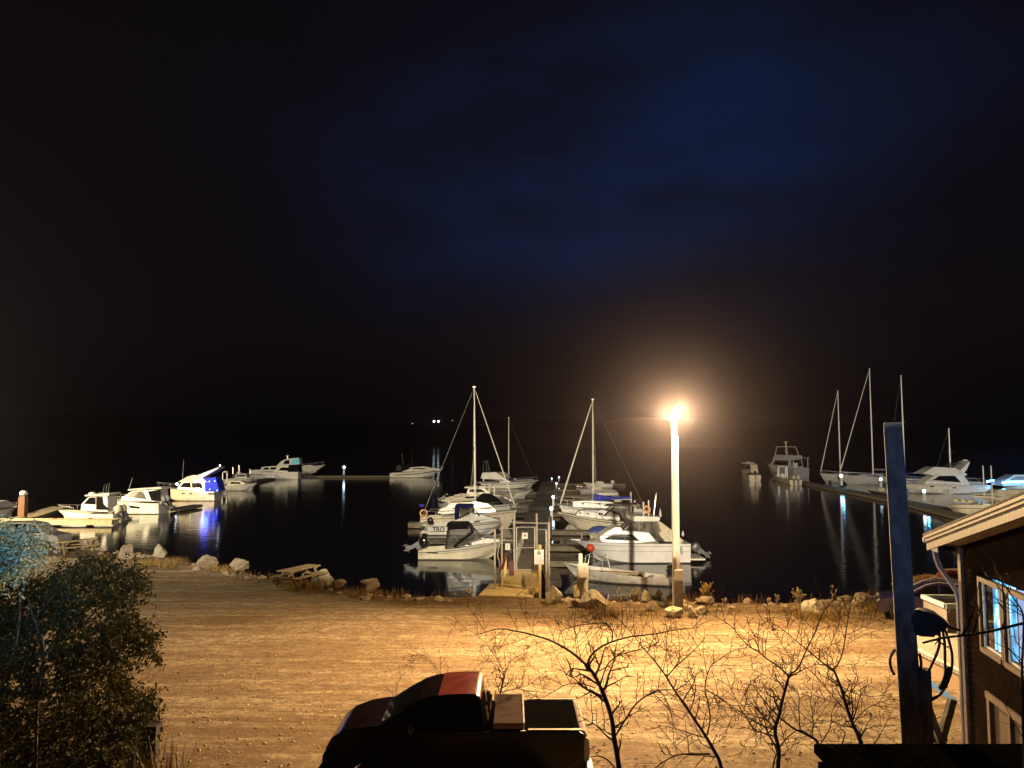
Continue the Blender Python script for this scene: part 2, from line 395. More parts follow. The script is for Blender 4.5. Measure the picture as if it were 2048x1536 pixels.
        return k.build(name, m or darkst, s.e, 0)
    def rail(s, t0=.45, h=0.55, r=0.018, t1=0.99, step=5, name='bow_rail', low=0.05):
        k = M(); pa = []; pb = []
        for i in range(13):
            t = lerp(t0, t1, i / 12); y = max(.06, s.hb(t) - .06); z = s.sh(t) + (h if i else low)
            pa.append((s.X(t), y, z)); pb.append((s.X(t), -y, z))
        k.tube(pa + list(reversed(pb)), r, 5)
        for i in range(2, 13, 3):
            for q in (pa, pb): k.tube([(q[i][0] - .04, q[i][1], q[i][2] - h), q[i]], r * .8, 4)
        k.build(name, alu, s.e)
    def tubep(s, name, m, *paths, r=0.03, n=5):
        k = M()
        for p in paths: k.tube(p, r, n)
        return k.build(name, m, s.e)
    def outboard(s, tilt=0.0, y=0.0, m=None, sc=1.0, z=None, x=None):
        x = s.X(0) - .12 if x is None else x; z = s.fs - .05 if z is None else z
        o = outboard(s.e, (x, y, z), tilt, m or blkpl, sc); return o
    def dome(s, x, y, z, r=.22, name='radar_dome', m=None):
        M().lathe([(r * .8, 0), (r, .05), (r, .16), (r * .7, .24), (.02, .27)], (x, y, z), 14).build(name, m or whpl, s.e)
    def antenna(s, x, y, z, h=2.2, lean=0.12, m=None):
        M().tube([(x, y, z), (x - lean * h, y, z + h)], [.018, .01], 4).build('antenna', m or whpl, s.e)
def outboard(par, loc, tilt, m, sc=1.0):
    T = Matrix.Translation(loc) @ Matrix.Rotation(tilt, 4, 'Y') @ Matrix.Scale(sc, 4)
    def fin(k, name, mm, p):
        k.v = [T @ v for v in k.v]; return k.build(name, mm, p, 40)
    k = M(); rows = []
    for z, fx, bx, w in ((0.10, .16, -.30, .15), (0.18, .20, -.40, .20), (.36, .22, -.44, .22), (.52, .20, -.42, .21), (.62, .12, -.34, .17), (.66, .02, -.2, .10)):
        cx = (fx + bx) / 2; rx = (fx - bx) / 2
        rows.append([(cx + rx * math.copysign(abs(math.cos(a)) ** .7, math.cos(a)), w * math.copysign(abs(math.sin(a)) ** .7, math.sin(a)), z) for a in [2 * math.pi * i / 16 for i in range(17)]])
    k.grid(rows); k.add(rows[-1][:-1], [tuple(range(16))]); k.add(rows[0][:-1], [tuple(range(16))])
    o = fin(k, 'outboard_motor', m, par)
    k = M()
    k.prism([(-.02, .12), (-.30, .12), (-.28, -.45), (-.36, -.52), (-.40, -.60), (-.26, -.66), (-.22, -.95), (-.10, -.80), (-.08, -.6), (-.06, -.4)], .055, -.055)
    k.tube([(-.46, 0, -.70), (-.30, 0, -.70), (-.08, 0, -.70), (.04, 0, -.70)], [.04, .07, .07, .015], 8)
    k.box((-.24, 0, -.55), (.36, .22, .02)); k.box((.04, 0, 0), (.12, .24, .36))
    fin(k, 'lower_unit', grpl, o)
    k = M()
    for i in range(3):
        a = i * 2.094; c, sn = math.cos(a), math.sin(a)
        k.add([(-.47, .03 * c, -.70 + .03 * sn), (-.50, .15 * c - .06 * sn, -.70 + .15 * sn + .06 * c), (-.44, .17 * c + .05 * sn, -.70 + .17 * sn - .05 * c)], [(0, 1, 2)])
    k.tube([(-.50, 0, -.7), (-.44, 0, -.7)], .035, 6)
    fin(k, 'propeller', alu, o)
    return o
def rig(b, tm, mast_px, jib=True, boom=True, cover=None, zt=None, ybase=None, back=True, backpx=None, stay=None, ytop=None, jr=0.05, mr=0.085, booml=.36, lean=0.0, sides=True, zb=None):
    """mast from photograph pixels: mast_px (x at deck), ytop"""
    x, z0 = b.pp(mast_px, ybase or 1000, 0); z0 = b.sh(.6) + .2 if zb is None else zb
    _, zt = b.pp(mast_px, ytop, 0)
    xt = x - lean * (zt - z0)
    o = M().tube([(x, 0, z0), (lerp(x, xt, .5), 0, lerp(z0, zt, .5)), (xt, 0, zt)], [mr, mr, mr * .62], 8).build('mast', mastm, b.e)
    sp = M(); zs = lerp(z0, zt, .55); xs = lerp(x, xt, .55); w = b.B * .36
    sp.tube([(xs - .1, -w, zs), (xs, 0, zs + .03), (xs - .1, w, zs)], .025, 4)
    sp.box((xt, 0, zt + .06), (.28, .08, .1))
    sp.build('spreader', mastm, o)
    bow = (b.X(.985), 0, b.sh(1) + .15)
    if jib: M().tube([(lerp(xt, bow[0], .03), 0, lerp(zt, bow[2], .03)), (lerp(xt, bow[0], .5), 0, lerp(zt, bow[2], .5)), (lerp(xt, bow[0], .93), 0, lerp(zt, bow[2], .93)), bow], [jr * .7, jr, jr * 1.25, jr * .6], 6).build('furled_jib', sailc, b.e)
    st = M()
    if not jib: st.tube([(xt, 0, zt), bow], .013, 4)
    if back: st.tube([(xt, 0, zt), (b.X(.01), 0, b.fs + .1)], .014, 4)
    if sides:
        for sg in (1, -1):
            st.tube([(xt, 0, zt), (xs - .1, sg * w, zs), (x - .1, sg * b.B * .42, b.sh(.6))], .012, 4)
            st.tube([(xs, 0, zs), (x - .6, sg * b.B * .42, b.sh(.55))], .011, 4)
    if st.v: st.build('rigging', wire, b.e)
    if boom:
        zb = z0 + (1.0 if zb is None else 0.9); xb = x - b.L * booml
        M().tube([(x - .08, 0, zb), (xb, 0, zb - .05)], .06, 6).build('boom', mastm, b.e)
        if cover:
            n = 12; rows = []
            for i in range(n + 1):
                t = i / n; xx = lerp(x + .05, xb + .1, t); hh = lerp(1.35, .28, min(1, t * 2.2) ** .7) if cover is blue else lerp(.42, .2, t) + .04 * math.sin(i * 2.1)
                ww = .13 - .04 * t
                rows.append([(xx, ww * math.cos(a), zb + .02 + hh * (.35 if cover is not blue else .5) * (math.sin(a) + (.4 if cover is not blue else -.05 + .9 * t))) for a in [2 * math.pi * q / 10 for q in range(11)]])
            k = M().grid(rows); k.add(rows[0][:-1], [tuple(range(10))]); k.add(rows[-1][:-1], [tuple(range(10))])
            k.build('sail_cover', cover, b.e)
    return x, xt, zt
def lifering(par, c, r=.32, nrm='Y'):
    o = M().torus(c, r, .075, nrm, 20, 8).build('life_ring', ringm, par)
    k = M()
    for a in (0.4, 2.0, 3.6, 5.1): k.torus(c, r, .083, nrm, 3, 8, (a, a + .35))
    k.build('reflective_band', whpl, o); return o

# ---- boats moored left of the main pier (bows towards it)
b = Boat('cuddy_boat', 'small white cuddy boat with black canvas top and black outboard, nearest left of the gate', 'boat', 842, 1012, 1117, ys=1098, yb=1074, B=2.2, td=.50, fz=.3, hm=gelc)
b.house([(928, 1093), (936, 1087), (964, 1077), (996, 1080), (1002, 1084)], .74, .8, 'cabin', gel, taper=.5)
b.win([(932, 1090), (943, 1090), (943, 1086), (932, 1086)], 'porthole', dgl)
b.stripe(.12, .045, m=navyst); b.stripe(.24, .02, m=darkst)
b.house([(889, 1098), (895, 1051), (900, 1048), (934, 1048), (938, 1051), (965, 1079), (928, 1091)], .80, .9, 'canopy_frame', vinyl, taper=.25)
b.win([(890, 1098), (892, 1098), (899, 1052), (896, 1052)], 'canopy_seam', blk, e=.02); b.win([(893, 1051), (898, 1047), (934, 1047), (939, 1058), (896, 1060)], 'canopy_side', blk, e=.025)
b.win([(938, 1052), (941, 1052), (948, 1065), (944, 1067)], 'canopy_seam', blk, e=.02); b.win([(906, 1092), (944, 1063), (947, 1066), (910, 1095)], 'canopy_seam', blk, e=.02)
a_, c_ = b.pp(893, 1050, .9), b.pp(938, 1050, .9); b.cross((a_[0], a_[1]), (c_[0], c_[1] + .0), 1.02, 'canopy_top', blk, .04)
b.hwin([(852, 1104), (876, 1105), (876, 1107), (852, 1106)], 'name_lettering', ink)
b.rail(.58, .35); b.outboard(R(62), 0, blkpl, 1.15, z=b.fs + .15, x=b.X(0) - .05); b.antenna(b.X(.44), .8, b.fs + .3, 2.0, .55)
L1 = b
b = Boat('cuddy_cruiser', 'white cuddy cruiser with navy bimini and large dark letters on its stern quarter', 'boat', 860, 1006, 1069, ys=1049, yb=1040, B=2.5, td=.40, fz=.4)
b.house([(905, 1047), (913, 1038), (946, 1031), (962, 1031), (984, 1037), (1000, 1042), (960, 1046)], .82, .75, 'cabin', gel, taper=.5)
b.win([(948, 1045), (960, 1044.5), (960, 1042), (948, 1042.5)], 'porthole', dgl)
b.house([(914, 1038), (946, 1023.5), (961, 1031)], .74, .9, 'windshield', vinyl); b.win([(913, 1038.5), (946, 1022.8), (946, 1024.8), (918, 1037.6)], 'windshield_frame', blk); b.win([(946, 1023), (961, 1030.6), (958, 1031.6), (944, 1024.6)], 'windshield_frame', blk)
b.house([(909, 1012), (912, 1010), (944, 1010.5), (946, 1012.5), (945, 1016), (912, 1016)], .80, .95, 'bimini_top', navy)
b.house([(909, 1014), (915, 1014), (915, 1040), (909, 1040)], .80, .95, 'bimini_curtain', navy); [b.tubep('bimini_frame', alu, [(b.pp(944, 1014)[0], y_, b.pp(944, 1014)[1]), (b.pp(940, 1037)[0], y_, b.pp(940, 1040)[1])]) for y_ in (1.0, -1.0)]
b.stripe(.10, .05); b.stripe(.52, .035)
pz = b.pp(877, 1059.5, b.B / 2)
text('TRO', .50, 'hull_lettering', ink, b.e, (pz[0], b.sg * (b.hb(.1) * 1.0 + .012), pz[1]), (R(90), 0, 0 if b.sg < 0 else R(180)), .01)
b.outboard(R(15), .3, whpl, .9, z=b.fs - .35); b.outboard(R(65), -.35, blkpl, .9, z=b.fs + .1); b.rail(.62, .3)
M().box((b.X(0) - .35, 0, .22), (.7, 2.0, .07)).build('swim_platform', gel, b.e, bevel=.02)
b = Boat('sailboat', 'cream sailboat with tall pale mast and orange life ring, left of the pier', 'sailboat', 845, 1034, 1058, ys=1034, yb=1018, B=2.8, kind='sail', td=.22, fz=.6, rk=.10, hm=gelc)
b.house([(874, 1027), (880, 1018), (892, 1014), (902, 1006), (946, 1004.5), (976, 1008), (990, 1017), (992, 1024)], .62, .8, 'cabin', gelc, taper=.4)
for x in (905, 925, 962, 968): b.win([(x, 1018), (x + 4, 1018), (x + 4, 1015.5), (x, 1015.5)], 'porthole', dgl)
b.win([(972, 1018), (984, 1018.5), (982, 1017), (972, 1016.5)], 'window', dgl)
b.stripe(.14, .06, m=redm); b.rail(.0, .55, .02)
rig(b, .55, 951, cover=creamc, ytop=775, ybase=1010, booml=.36, lean=.014)
for q in (0, 1):
    M().tube([b3 for b3 in [(b.pp(908, 992)[0], .4 * q, b.pp(908, 992)[1] - .1 * q), (b.pp(922, 991)[0], .3 * q, b.pp(922, 990)[1]), (b.pp(938, 990)[0], .2 * q, b.pp(938, 990)[1])]], [.1, .14, .1], 7).build('rolled_canvas', creamc, b.e)
lifering(b.e, (b.pp(850, 1027)[0], b.sg * b.hb(.02) * .9, b.pp(850, 1027, 1.3)[1]), .30)
M().box((b.X(.0), .3, b.fs + 1.0), (.5, .5, .25)).build('grill_cover', blue, b.e, bevel=.08)
b = Boat('bowrider_boat', 'white boat under a hooped black canvas behind the orange ringed sailboat', 'boat', 885, 1037, 1033, ys=1014, yb=1005, B=2.5, td=.5, fz=.4)
b.house([(955, 1004), (957, 992), (966, 988), (980, 989), (996, 999), (1006, 1009), (960, 1010)], .85, .7, 'canopy', blk, taper=.2)
b.house([(996, 1004), (1000, 995), (1006, 993), (1024, 1002), (1030, 1008)], .7, .7, 'windshield', vinyl, taper=.5); b.rail(.6, .35); b.stripe(.15, .05)
b = Boat('fishing_cruiser', 'cream pilothouse boat with flat hardtop and white arch behind the left pier sailboat', 'boat', 902, 1034, 1014, ys=998, yb=985, B=2.8, td=.5, fz=.4, hm=gelc)
b.house([(930, 1000), (936, 977), (968, 976), (985, 990), (1010, 990)], .75, .85, 'cabin', gelc, taper=.3); b.win([(938, 984), (939, 979), (962, 978), (972, 985)], 'window', dgl)
b.house([(928, 976.5), (929, 974), (972, 972), (973, 975.5)], .85, 1, 'hardtop', gel); b.dome(b.pp(950, 974)[0], 0, b.pp(950, 972.5)[1])
for x in (979, 989): b.tubep('arch_post', gel, *[[(b.pp(x, 972)[0], y, b.pp(x, 971)[1]), (b.pp(x, 990)[0], y, b.pp(x, 991)[1])] for y in (.9, -.9)], r=.09)
b.house([(952, 966.5), (953, 964), (998, 964), (999, 966.5)], .85, 1, 'sun_top', greyc); b.rail(.6, .4); b.stripe(.2, .05)
b = Boat('aluminium_runabout', 'low pale runabout with folded grey cover beside the far left finger dock', 'boat', 960, 1062, 1000, ys=990, yb=980, B=2.2, td=.4, fz=.3)
b.house([(980, 991), (990, 983), (1010, 984), (1024, 990)], .7, .7, 'cover', greyc); b.outboard(R(20), 0, blkpl, .9)
b = Boat('flybridge_cruiser', 'white flybridge cruiser with whip antennas at far end of left pier side', 'motor yacht', 962, 1078, 977, ys=967, yb=959, B=3.4, td=.3, fz=.7)
b.house([(966, 966), (966, 957), (1006, 957), (1024, 965)], .8, .9, 'cabin', gel, taper=.2); b.win([(968, 963), (968, 958), (1004, 958), (1012, 963)], 'window', dgl)
b.house([(961, 957), (965, 945.5), (993, 944.5), (1008, 955), (1010, 957)], .8, .85, 'flybridge', gel); b.house([(996, 944), (1010, 944), (1022, 955), (1006, 955)], .6, .9, 'windscreen_cover', greyc)
b.house([(1016, 961), (1018, 955), (1026, 957), (1030, 962)], .6, .8, 'hatch_cover', navy)
for i, x in enumerate((966, 973, 979)): b.antenna(b.pp(x, 946)[0], (-1, 0, 1)[i] * .9, b.pp(x, 946)[1], 2.2, -.1 + .14 * i)
b.rail(.5, .6); b.stripe(.25, .1)
b = Boat('sailboat', 'distant sailboat whose slim pale mast rises behind the flybridge cruiser', 'sailboat', 975, 1068, 971, ys=962, yb=957, B=2.8, kind='sail', td=.2, fz=.5)
b.house([(995, 962), (1000, 957), (1030, 957), (1040, 961)], .6, .8, 'cabin', gel); rig(b, .5, 1017.5, jib=False, boom=False, ytop=836, ybase=955, back=False, sides=False, mr=.11)

# ---- boats moored right of the pier (bows towards it)
b = Boat('open_skiff', 'long open grey-white skiff with tube rail and black outboard, nearest the shore', 'skiff', 1336, 1125, 1170, 1156, ys=1154, yb=1120.5, B=1.7, kind='skiff', td=1.0, fz=.12, dk=False, rk=.17, hm=mat('skiff_paint', (0.50, 0.47, 0.42), .4, amt=.18, ns=1.6))
K = M()
for px in (1200, 1258, 1300):
    x = b.pp(px, 1150)[0]; h = b.hb((x + b.L / 2) / b.L) - .08; K.box((x, 0, .36), (.26, 2 * h, .04)); K.box((x, 0, .23), (.04, 2 * h, .24))
K.build('thwart', mat('skiff_seat', (.42, .40, .36), .6), b.e)
q = [b.pp(x, y, .0) for x, y in ((1172, 1134), (1176, 1109), (1207, 1112), (1214, 1138))]
b.tubep('tube_rail', alu, *[[(x, sg * (b.hb((x + b.L / 2) / b.L) - .12), max(z, .3)) for x, z in q] for sg in (1, -1)], [(q[1][0], .62, q[1][1]), (q[1][0], -.62, q[1][1])], [(q[2][0], .72, q[2][1]), (q[2][0], -.72, q[2][1])], r=.022)
b.tubep('oar', mat('oar_wood', (.34, .22, .11), .6), [(b.X(.72), .3, .5), (b.X(.28), .45, .52)], [(b.X(.72), -.3, .5), (b.X(.3), -.4, .52)], r=.03)
M().box((b.X(.5), .25, .3), (.35, .3, .3)).build('yellow_tackle_box', mat('yellow_plastic', (.7, .38, .03), .5), b.e, bevel=.03)
M().box((b.X(.30), .1, .3), (.5, .7, .34)).build('fuel_tank', blk, b.e, bevel=.05)
b.outboard(R(12), 0, blkpl, 1.2, z=b.fs - .08)
b = Boat('cabin_cruiser', 'large white cabin cruiser with hardtop and long black side window, right of gate', 'cabin cruiser', 1368, 1150, 1124, ys=1085, yb=1078.5, B=2.9, td=.30, fz=.6, rk=.16, hm=mat('lilac_white_gelcoat', (.70, .68, .68), .25, amt=.08, ns=1.2, coat=.4))
b.house([(1201, 1080), (1201, 1074), (1217, 1064), (1232, 1056), (1244, 1056), (1246, 1062), (1298, 1065), (1313, 1083), (1260, 1088), (1206, 1086)], .88, .80, 'cabin', gel, taper=.45)
b.win([(1208, 1080), (1227, 1069.5), (1266, 1069.5), (1280, 1082)], 'window', dgl)
b.cross(b.pp(1203, 1075, b.wo), b.pp(1215, 1066.5, b.wo), .6, 'deck_hatch', dgl)
b.house([(1243, 1063), (1268, 1043), (1318, 1043), (1331, 1082), (1300, 1082), (1296, 1065)], .76, .9, 'windshield', vinyl, taper=.1)
for l in ([(1243, 1063), (1267, 1043), (1271, 1043), (1248, 1064)], [(1254, 1063.5), (1275, 1043), (1278, 1043), (1258, 1064)], [(1276, 1064), (1278, 1043), (1281, 1043), (1279, 1064)], [(1297, 1065), (1298, 1043), (1301, 1043), (1302, 1066)], [(1312, 1070), (1308, 1043), (1311, 1043), (1317, 1076)], [(1244, 1063), (1296, 1065), (1296, 1067), (1243, 1065)]): b.win(l, 'windshield_frame', darkst, e=.02)
b.house([(1262, 1040), (1263, 1035), (1272, 1032.5), (1318, 1034), (1321, 1036), (1320, 1041), (1316, 1043), (1266, 1043)], .86, .95, 'hardtop', gel)
b.house([(1312, 1043), (1322, 1044), (1346, 1062), (1368, 1083), (1330, 1084), (1318, 1070)], .78, .85, 'aft_canvas', creamc)
b.stripe(.16, .03, m=mat('grey_stripe', (.2, .2, .22), .4)); b.stripe(.5, .02, m=MATS['grey_stripe'])
b.hwin([(1354, 1092), (1364, 1092), (1366, 1109), (1363, 1109), (1352, 1096)], 'engine_vent', mat('grey_stripe'.replace('stripe', 'panel'), (.35, .35, .37), .4))
b.hwin([(1166, 1081.5), (1180, 1082), (1180, 1084), (1166, 1083.5)], 'registration_mark', inkr)
b.win([(1286, 1076), (1296, 1076), (1298, 1077.5), (1286, 1078)], 'emblem', whpl)
b.rail(.50, .5, .022); M().box((b.X(0) - .5, 0, .26), (1.0, 2.4, .1)).build('swim_platform', gel, b.e, bevel=.03)
b.outboard(R(50), -.5, grpl, .95, z=.55, x=b.X(0) - .95)
M().tube([(b.X(1) - .3, 0, b.sh(1) + .02), (b.X(1) + .35, 0, b.sh(1) + .08)], [.12, .05], 6).build('anchor_pulpit', alu, b.e)
hx, hz_ = b.pp(1292, 1033, .0)
b.tubep('rail_post', whp, [(hx - .15, .2, hz_), (hx - .15, .2, hz_ + 1.1)], [(hx + .2, .2, hz_), (hx + .2, .2, hz_ + 1.0)], r=.05)
lifering(b.e, (hx, .2 + .1 * b.sg, hz_ + .50), .21)
b.antenna(b.pp(1302, 1034)[0], b.sg * .9, b.pp(1302, 1035)[1], 1.7, .13)
for px, y0, y1 in ((1319, 1034, 1016), (1364, 1072, 1060)):
    x, z = b.pp(px, y0); zt = b.pp(px, y1)[1]; M().lathe([(.02, z), (.10, z + .1), (.07, lerp(z, zt, .6)), (.01, zt)], (x, .3, 0), 8).build('folded_flag', whpl, b.e)
M().ball((b.X(1) - .95, b.sg * .55, .95), .27).build('fender_ball', orange, b.e)
b = Boat('covered_runabout', 'small runabout under a bright blue boat cover behind the big cabin cruiser', 'boat', 1262, 1166, 1076, ys=1066, yb=1062, B=2.1, td=.3, fz=.3, hm=gelc)
b.house([(1178, 1066), (1188, 1057), (1205, 1054.5), (1222, 1057), (1250, 1066)], .85, .6, 'boat_cover', mat('bright_blue_cover', (.03, .07, .30), .6, bump=.3, bs=6))
b.tubep('cover_strap', whpl, [(b.pp(1204, 1055)[0], 0, b.pp(1204, 1054)[1] + .02), (b.pp(1204, 1064)[0], b.sg * .95, b.pp(1204, 1065, .9)[1])], r=.02)
b = Boat('cuddy_boat', 'white cuddy boat with quilted clear vinyl enclosure and red hull marks, right of pier', 'boat', 1292, 1113, 1066, ys=1044, yb=1021.5, B=2.8, td=.42, fz=.4, rk=.16, hm=gelc)
b.house([(1150, 1035), (1158, 1024), (1172, 1020), (1196, 1022), (1206, 1020), (1240, 1030), (1240, 1042), (1180, 1038)], .72, .75, 'cabin', gel, taper=.4)
b.win([(1197, 1030), (1206, 1031), (1206, 1026.5), (1198, 1026)], 'window', dgl); b.win([(1159, 1027.5), (1163, 1028), (1163, 1025.5), (1159, 1025)], 'porthole', dgl); b.win([(1174, 1029), (1178, 1029.3), (1178, 1026.5), (1174, 1026)], 'porthole', redm)
b.house([(1206, 1032), (1228, 1013), (1266, 1012), (1266, 1043), (1252, 1046), (1240, 1034)], .78, .9, 'canopy', vinyl)
for l in ([(1206, 1032), (1228, 1013), (1231, 1013), (1210, 1032)], [(1226, 1024), (1240, 1027), (1252, 1046), (1249, 1046), (1238, 1030), (1226, 1027)], [(1264, 1012), (1268, 1012), (1267, 1043), (1264, 1043)]): b.win(l, 'canopy_seam', blk, e=.02)
b.stripe(.14, .06, m=darkst); b.stripe(.34, .03, .55, .97, m=redm); b.rail(.5, .65, .022)
b.hwin([(1217, 1038), (1226, 1039), (1226, 1041), (1217, 1040)], 'hull_window', dgl)
b = Boat('sailboat', 'white sailboat with bright blue sail cover on its boom, right of the pier', 'sailboat', 1290, 1117, 1046, ys=1021, yb=1010, B=3.0, kind='sail', td=.22, fz=.6, hm=gel)
b.house([(1147, 1014), (1148, 1003), (1184, 1002), (1220, 1004), (1250, 1012), (1250, 1018)], .6, .85, 'cabin', gel, taper=.35)
for x in (1163, 1196): b.win([(x, 1009), (x + 6, 1009), (x + 6, 1006.5), (x, 1006.5)], 'porthole', dgl)
rig(b, .55, 1187, cover=blue, ytop=800, ybase=1005, zb=b.pp(1187, 998)[1] - .9, booml=.44, jr=.075)
b.rail(.0, .6, .02); b.stripe(.15, .05, m=navyst)
b.house([(1208, 1012), (1216, 1007), (1266, 1006.5), (1268, 1011)], .7, .8, 'sun_shade', blk)
M().box((b.pp(1262, 1010)[0], 0, b.pp(1262, 1000)[1]), (.12, .12, 1.6)).build('wind_vane', whpl, b.e)
b = Boat('runabout', 'small dark-hulled runabout lying between the far right finger docks', 'boat', 1226, 1150, 987, ys=980, yb=976, B=2.2, td=.45, fz=.3, hm=gelg)
b.house([(1180, 980), (1186, 974), (1200, 974), (1206, 980)], .7, .8, 'cabin', gel); b.outboard(R(10), 0, blkpl, 1.0); b.rail(.6, .4)
b = Boat('runabout', 'small white open boat tied just before the far cross dock', 'boat', 1222, 1165, 975, ys=968, yb=964, B=2.2, td=.5, fz=.3)
b.house([(1190, 968), (1194, 963), (1206, 963), (1210, 968)], .5, .8, 'console', gel); b.outboard(R(10), 0, whpl, 1.1)
b = Boat('runabout', 'cream runabout with black outboard behind the folded cream canvas, left row', 'boat', 893, 990, 1004, ys=994, yb=986, B=2.3, td=.45, fz=.3, hm=gelc)
b.house([(930, 994), (938, 986), (956, 987), (966, 993)], .7, .8, 'windshield', vinyl); b.outboard(R(50), 0, blkpl, 1.1); b.rail(.6, .4)
b = Boat('cuddy_boat', 'cream cuddy boat between the blue covered sailboat and the farther dinghy, right row', 'boat', 1268, 1140, 1024, ys=1010, yb=1001, B=2.4, td=.45, fz=.4, hm=gelc)
b.house([(1162, 1008), (1170, 1000), (1196, 999), (1206, 1006)], .7, .75, 'cabin', gel, taper=.4); b.outboard(R(30), 0, blkpl, 1.1); b.rail(.5, .5); b.stripe(.15, .05)
b.house([(1196, 1006), (1204, 994), (1226, 993), (1230, 1006)], .8, .9, 'canopy', blk)
b = Boat('cuddy_boat', 'white cuddy boat with navy canopy just beyond the hooped black canvas boat, left row', 'boat', 898, 1034, 1022, ys=1007, yb=998, B=2.4, td=.45, fz=.4)
b.house([(925, 1006), (930, 995), (952, 994), (962, 1005)], .8, .9, 'canopy', navy); b.house([(958, 1004), (966, 997), (992, 996), (1004, 1002)], .7, .75, 'cabin', gel, taper=.4); b.rail(.5, .5); b.outboard(R(60), 0, whpl, 1.1)
b = Boat('small_sailer', 'low white dinghy hull lying behind the blue covered boom', 'boat', 1240, 1180, 1008, ys=1000, yb=995, B=1.9, td=.2, fz=.3)
b.house([(1190, 999), (1200, 993), (1225, 993), (1236, 1000)], .8, .6, 'cover', whp)
M().lathe([(.02, -.5), (.25, -.45), (.34, 0), (.25, .45), (.02, .5)], (0, 0, 0), 10, 'X').build('upturned_dinghy', gel, None, loc=P(1215, 988, 103)).scale = (3.0, 2.0, 1.1)
tag(bpy.context.scene.objects['upturned_dinghy'], 'white upturned dinghy lying on a finger dock behind the blue sail cover', 'dinghy')
# ---- left marina
b = Boat('pilothouse_boat', 'white pilothouse fishing boat with black door curtain and cream outboards, behind the bright float', 'boat', 247, 122, 1041, ys=1027, yb=1018, B=2.9, td=.35, fz=.4)
b.house([(160, 1022), (161, 1009), (176, 993), (214, 992), (216, 1024)], .72, .9, 'pilothouse', gel, taper=.15); b.win([(166, 1008), (178, 995), (190, 995), (190, 1009)], 'window', dgl)
b.win([(192, 1019), (192, 994), (204, 994), (206, 1008), (220, 1020)], 'door_curtain', blk, e=.03)
b.house([(168, 992.5), (169, 990), (218, 987), (219, 991)], .82, 1, 'hardtop', gel); b.dome(b.pp(185, 990)[0], 0, b.pp(185, 989)[1], .35)
for i in range(3): b.antenna(b.pp(208 + 3 * i, 990)[0], (-.8, 0, .8)[i], b.pp(210, 988)[1], 1.1, .1)
b.rail(.6, .55); b.outboard(R(25), .5, creamc, 1.3); b.outboard(R(25), -.5, creamc, 1.3)
M().tube([(b.X(.2), -.6, b.fs + .1), (b.X(.16), 0, b.fs + .25), (b.X(.1), .6, b.fs + .1)], .22, 8).build('rolled_net', creamc, b.e)
b = Boat('sport_cruiser', 'white cabin cruiser with hardtop, black hull windows and striped aft curtain', 'cabin cruiser', 334, 203, 1027, ys=1006, yb=993, B=3.0, td=.3, fz=.5)
b.house([(240, 1002), (240, 994), (248, 992), (263, 981), (318, 979), (320, 1003)], .8, .8, 'cabin', gel, taper=.3); b.win([(250, 993.5), (264, 983), (284, 983), (293, 999)], 'window', vinyl)
b.house([(254, 981), (256, 978.5), (322, 974.5), (324, 977)], .86, 1, 'hardtop', gel); b.win([(296, 983), (320, 979), (321, 1002), (303, 1001)], 'aft_curtain', blk, e=.05)
b.hwin([(217, 1010), (240, 1010), (244, 1016), (219, 1014)]); b.hwin([(256, 1010), (281, 1014), (278, 1017), (262, 1016)]); b.stripe(.15, .05, m=MATS['grey_stripe'])
b.rail(.55, .55); b.outboard(R(35), .5, whpl, 1.35); b.outboard(R(35), -.5, whpl, 1.35); b.antenna(b.pp(262, 978)[0], .5, b.pp(262, 977)[1], 1.3, .3)
b = Boat('flybridge_boat', 'cream flybridge boat with a glowing blue canvas cockpit and swept arch', 'flybridge boat', 441, 316, 1001, ys=982, yb=972, B=3.2, td=.28, fz=.6, hm=gelc)
b.house([(352, 980), (354, 975), (362, 964), (408, 964), (410, 983)], .8, .85, 'cabin', gelc, taper=.3); b.win([(358, 974), (366, 965.5), (380, 965.5), (381, 976)], 'window', dgl); b.win([(383, 976), (382, 965.5), (403, 965.5), (406, 977)], 'window', dgl)
b.house([(355, 964), (372, 954), (386, 950), (402, 953), (412, 963), (416, 964.5)], .85, .8, 'flybridge', gelc)
b.house([(410, 982), (408, 958), (430, 954), (438, 982)], .8, .85, 'cockpit_canvas', blue); b.house([(394, 951), (432, 936), (437, 934), (436, 937), (410, 952), (404, 955)], .8, .9, 'radar_arch', gelc)
b.hwin([(364, 986), (370, 986), (370, 988), (364, 988)]); b.hwin([(379, 986.5), (385, 986.5), (385, 988.5), (379, 988.5)]); b.hwin([(417, 986.5), (432, 986.5), (432, 989), (417, 989)])
K = M()
for px, py in ((429, 962), (418, 963), (419, 979), (434, 981)): x, z = b.pp(px, py, 1.6); K.ball((x, b.sg * 1.5, z), .11, 8)
K.build('blue_lamp', bllt, b.e)
x, z = b.pp(352, 968, 1.5); M().ball((x, b.sg * 1.2, z), .16, 8).build('bow_lamp', pedl, b.e)
x, z = b.pp(440, 931, 0); M().ball((x, 0, z), .11, 8).build('mast_lamp', pedl, b.e)
b.rail(.5, .6); b.outboard(R(40), 0, whpl, 1.5); b.antenna(b.pp(372, 955)[0], 1.2, b.pp(372, 955)[1], 2.4, .05)
bp = b.O + b.u * b.pp(424, 970)[0] + b.yv * b.sg * 2.3 + Vector((0, 0, 2.6)); lamp('cockpit_blue_light', 'POINT', bp, (.03, .06, 1.0), 300, .5)
b = Boat('walkaround_boat', 'grey-white boat, bow right, with jumbled rails behind the blue lit cockpit', 'boat', 446, 518, 981, ys=971, yb=965, B=2.6, td=.4, fz=.5, hm=gelg)
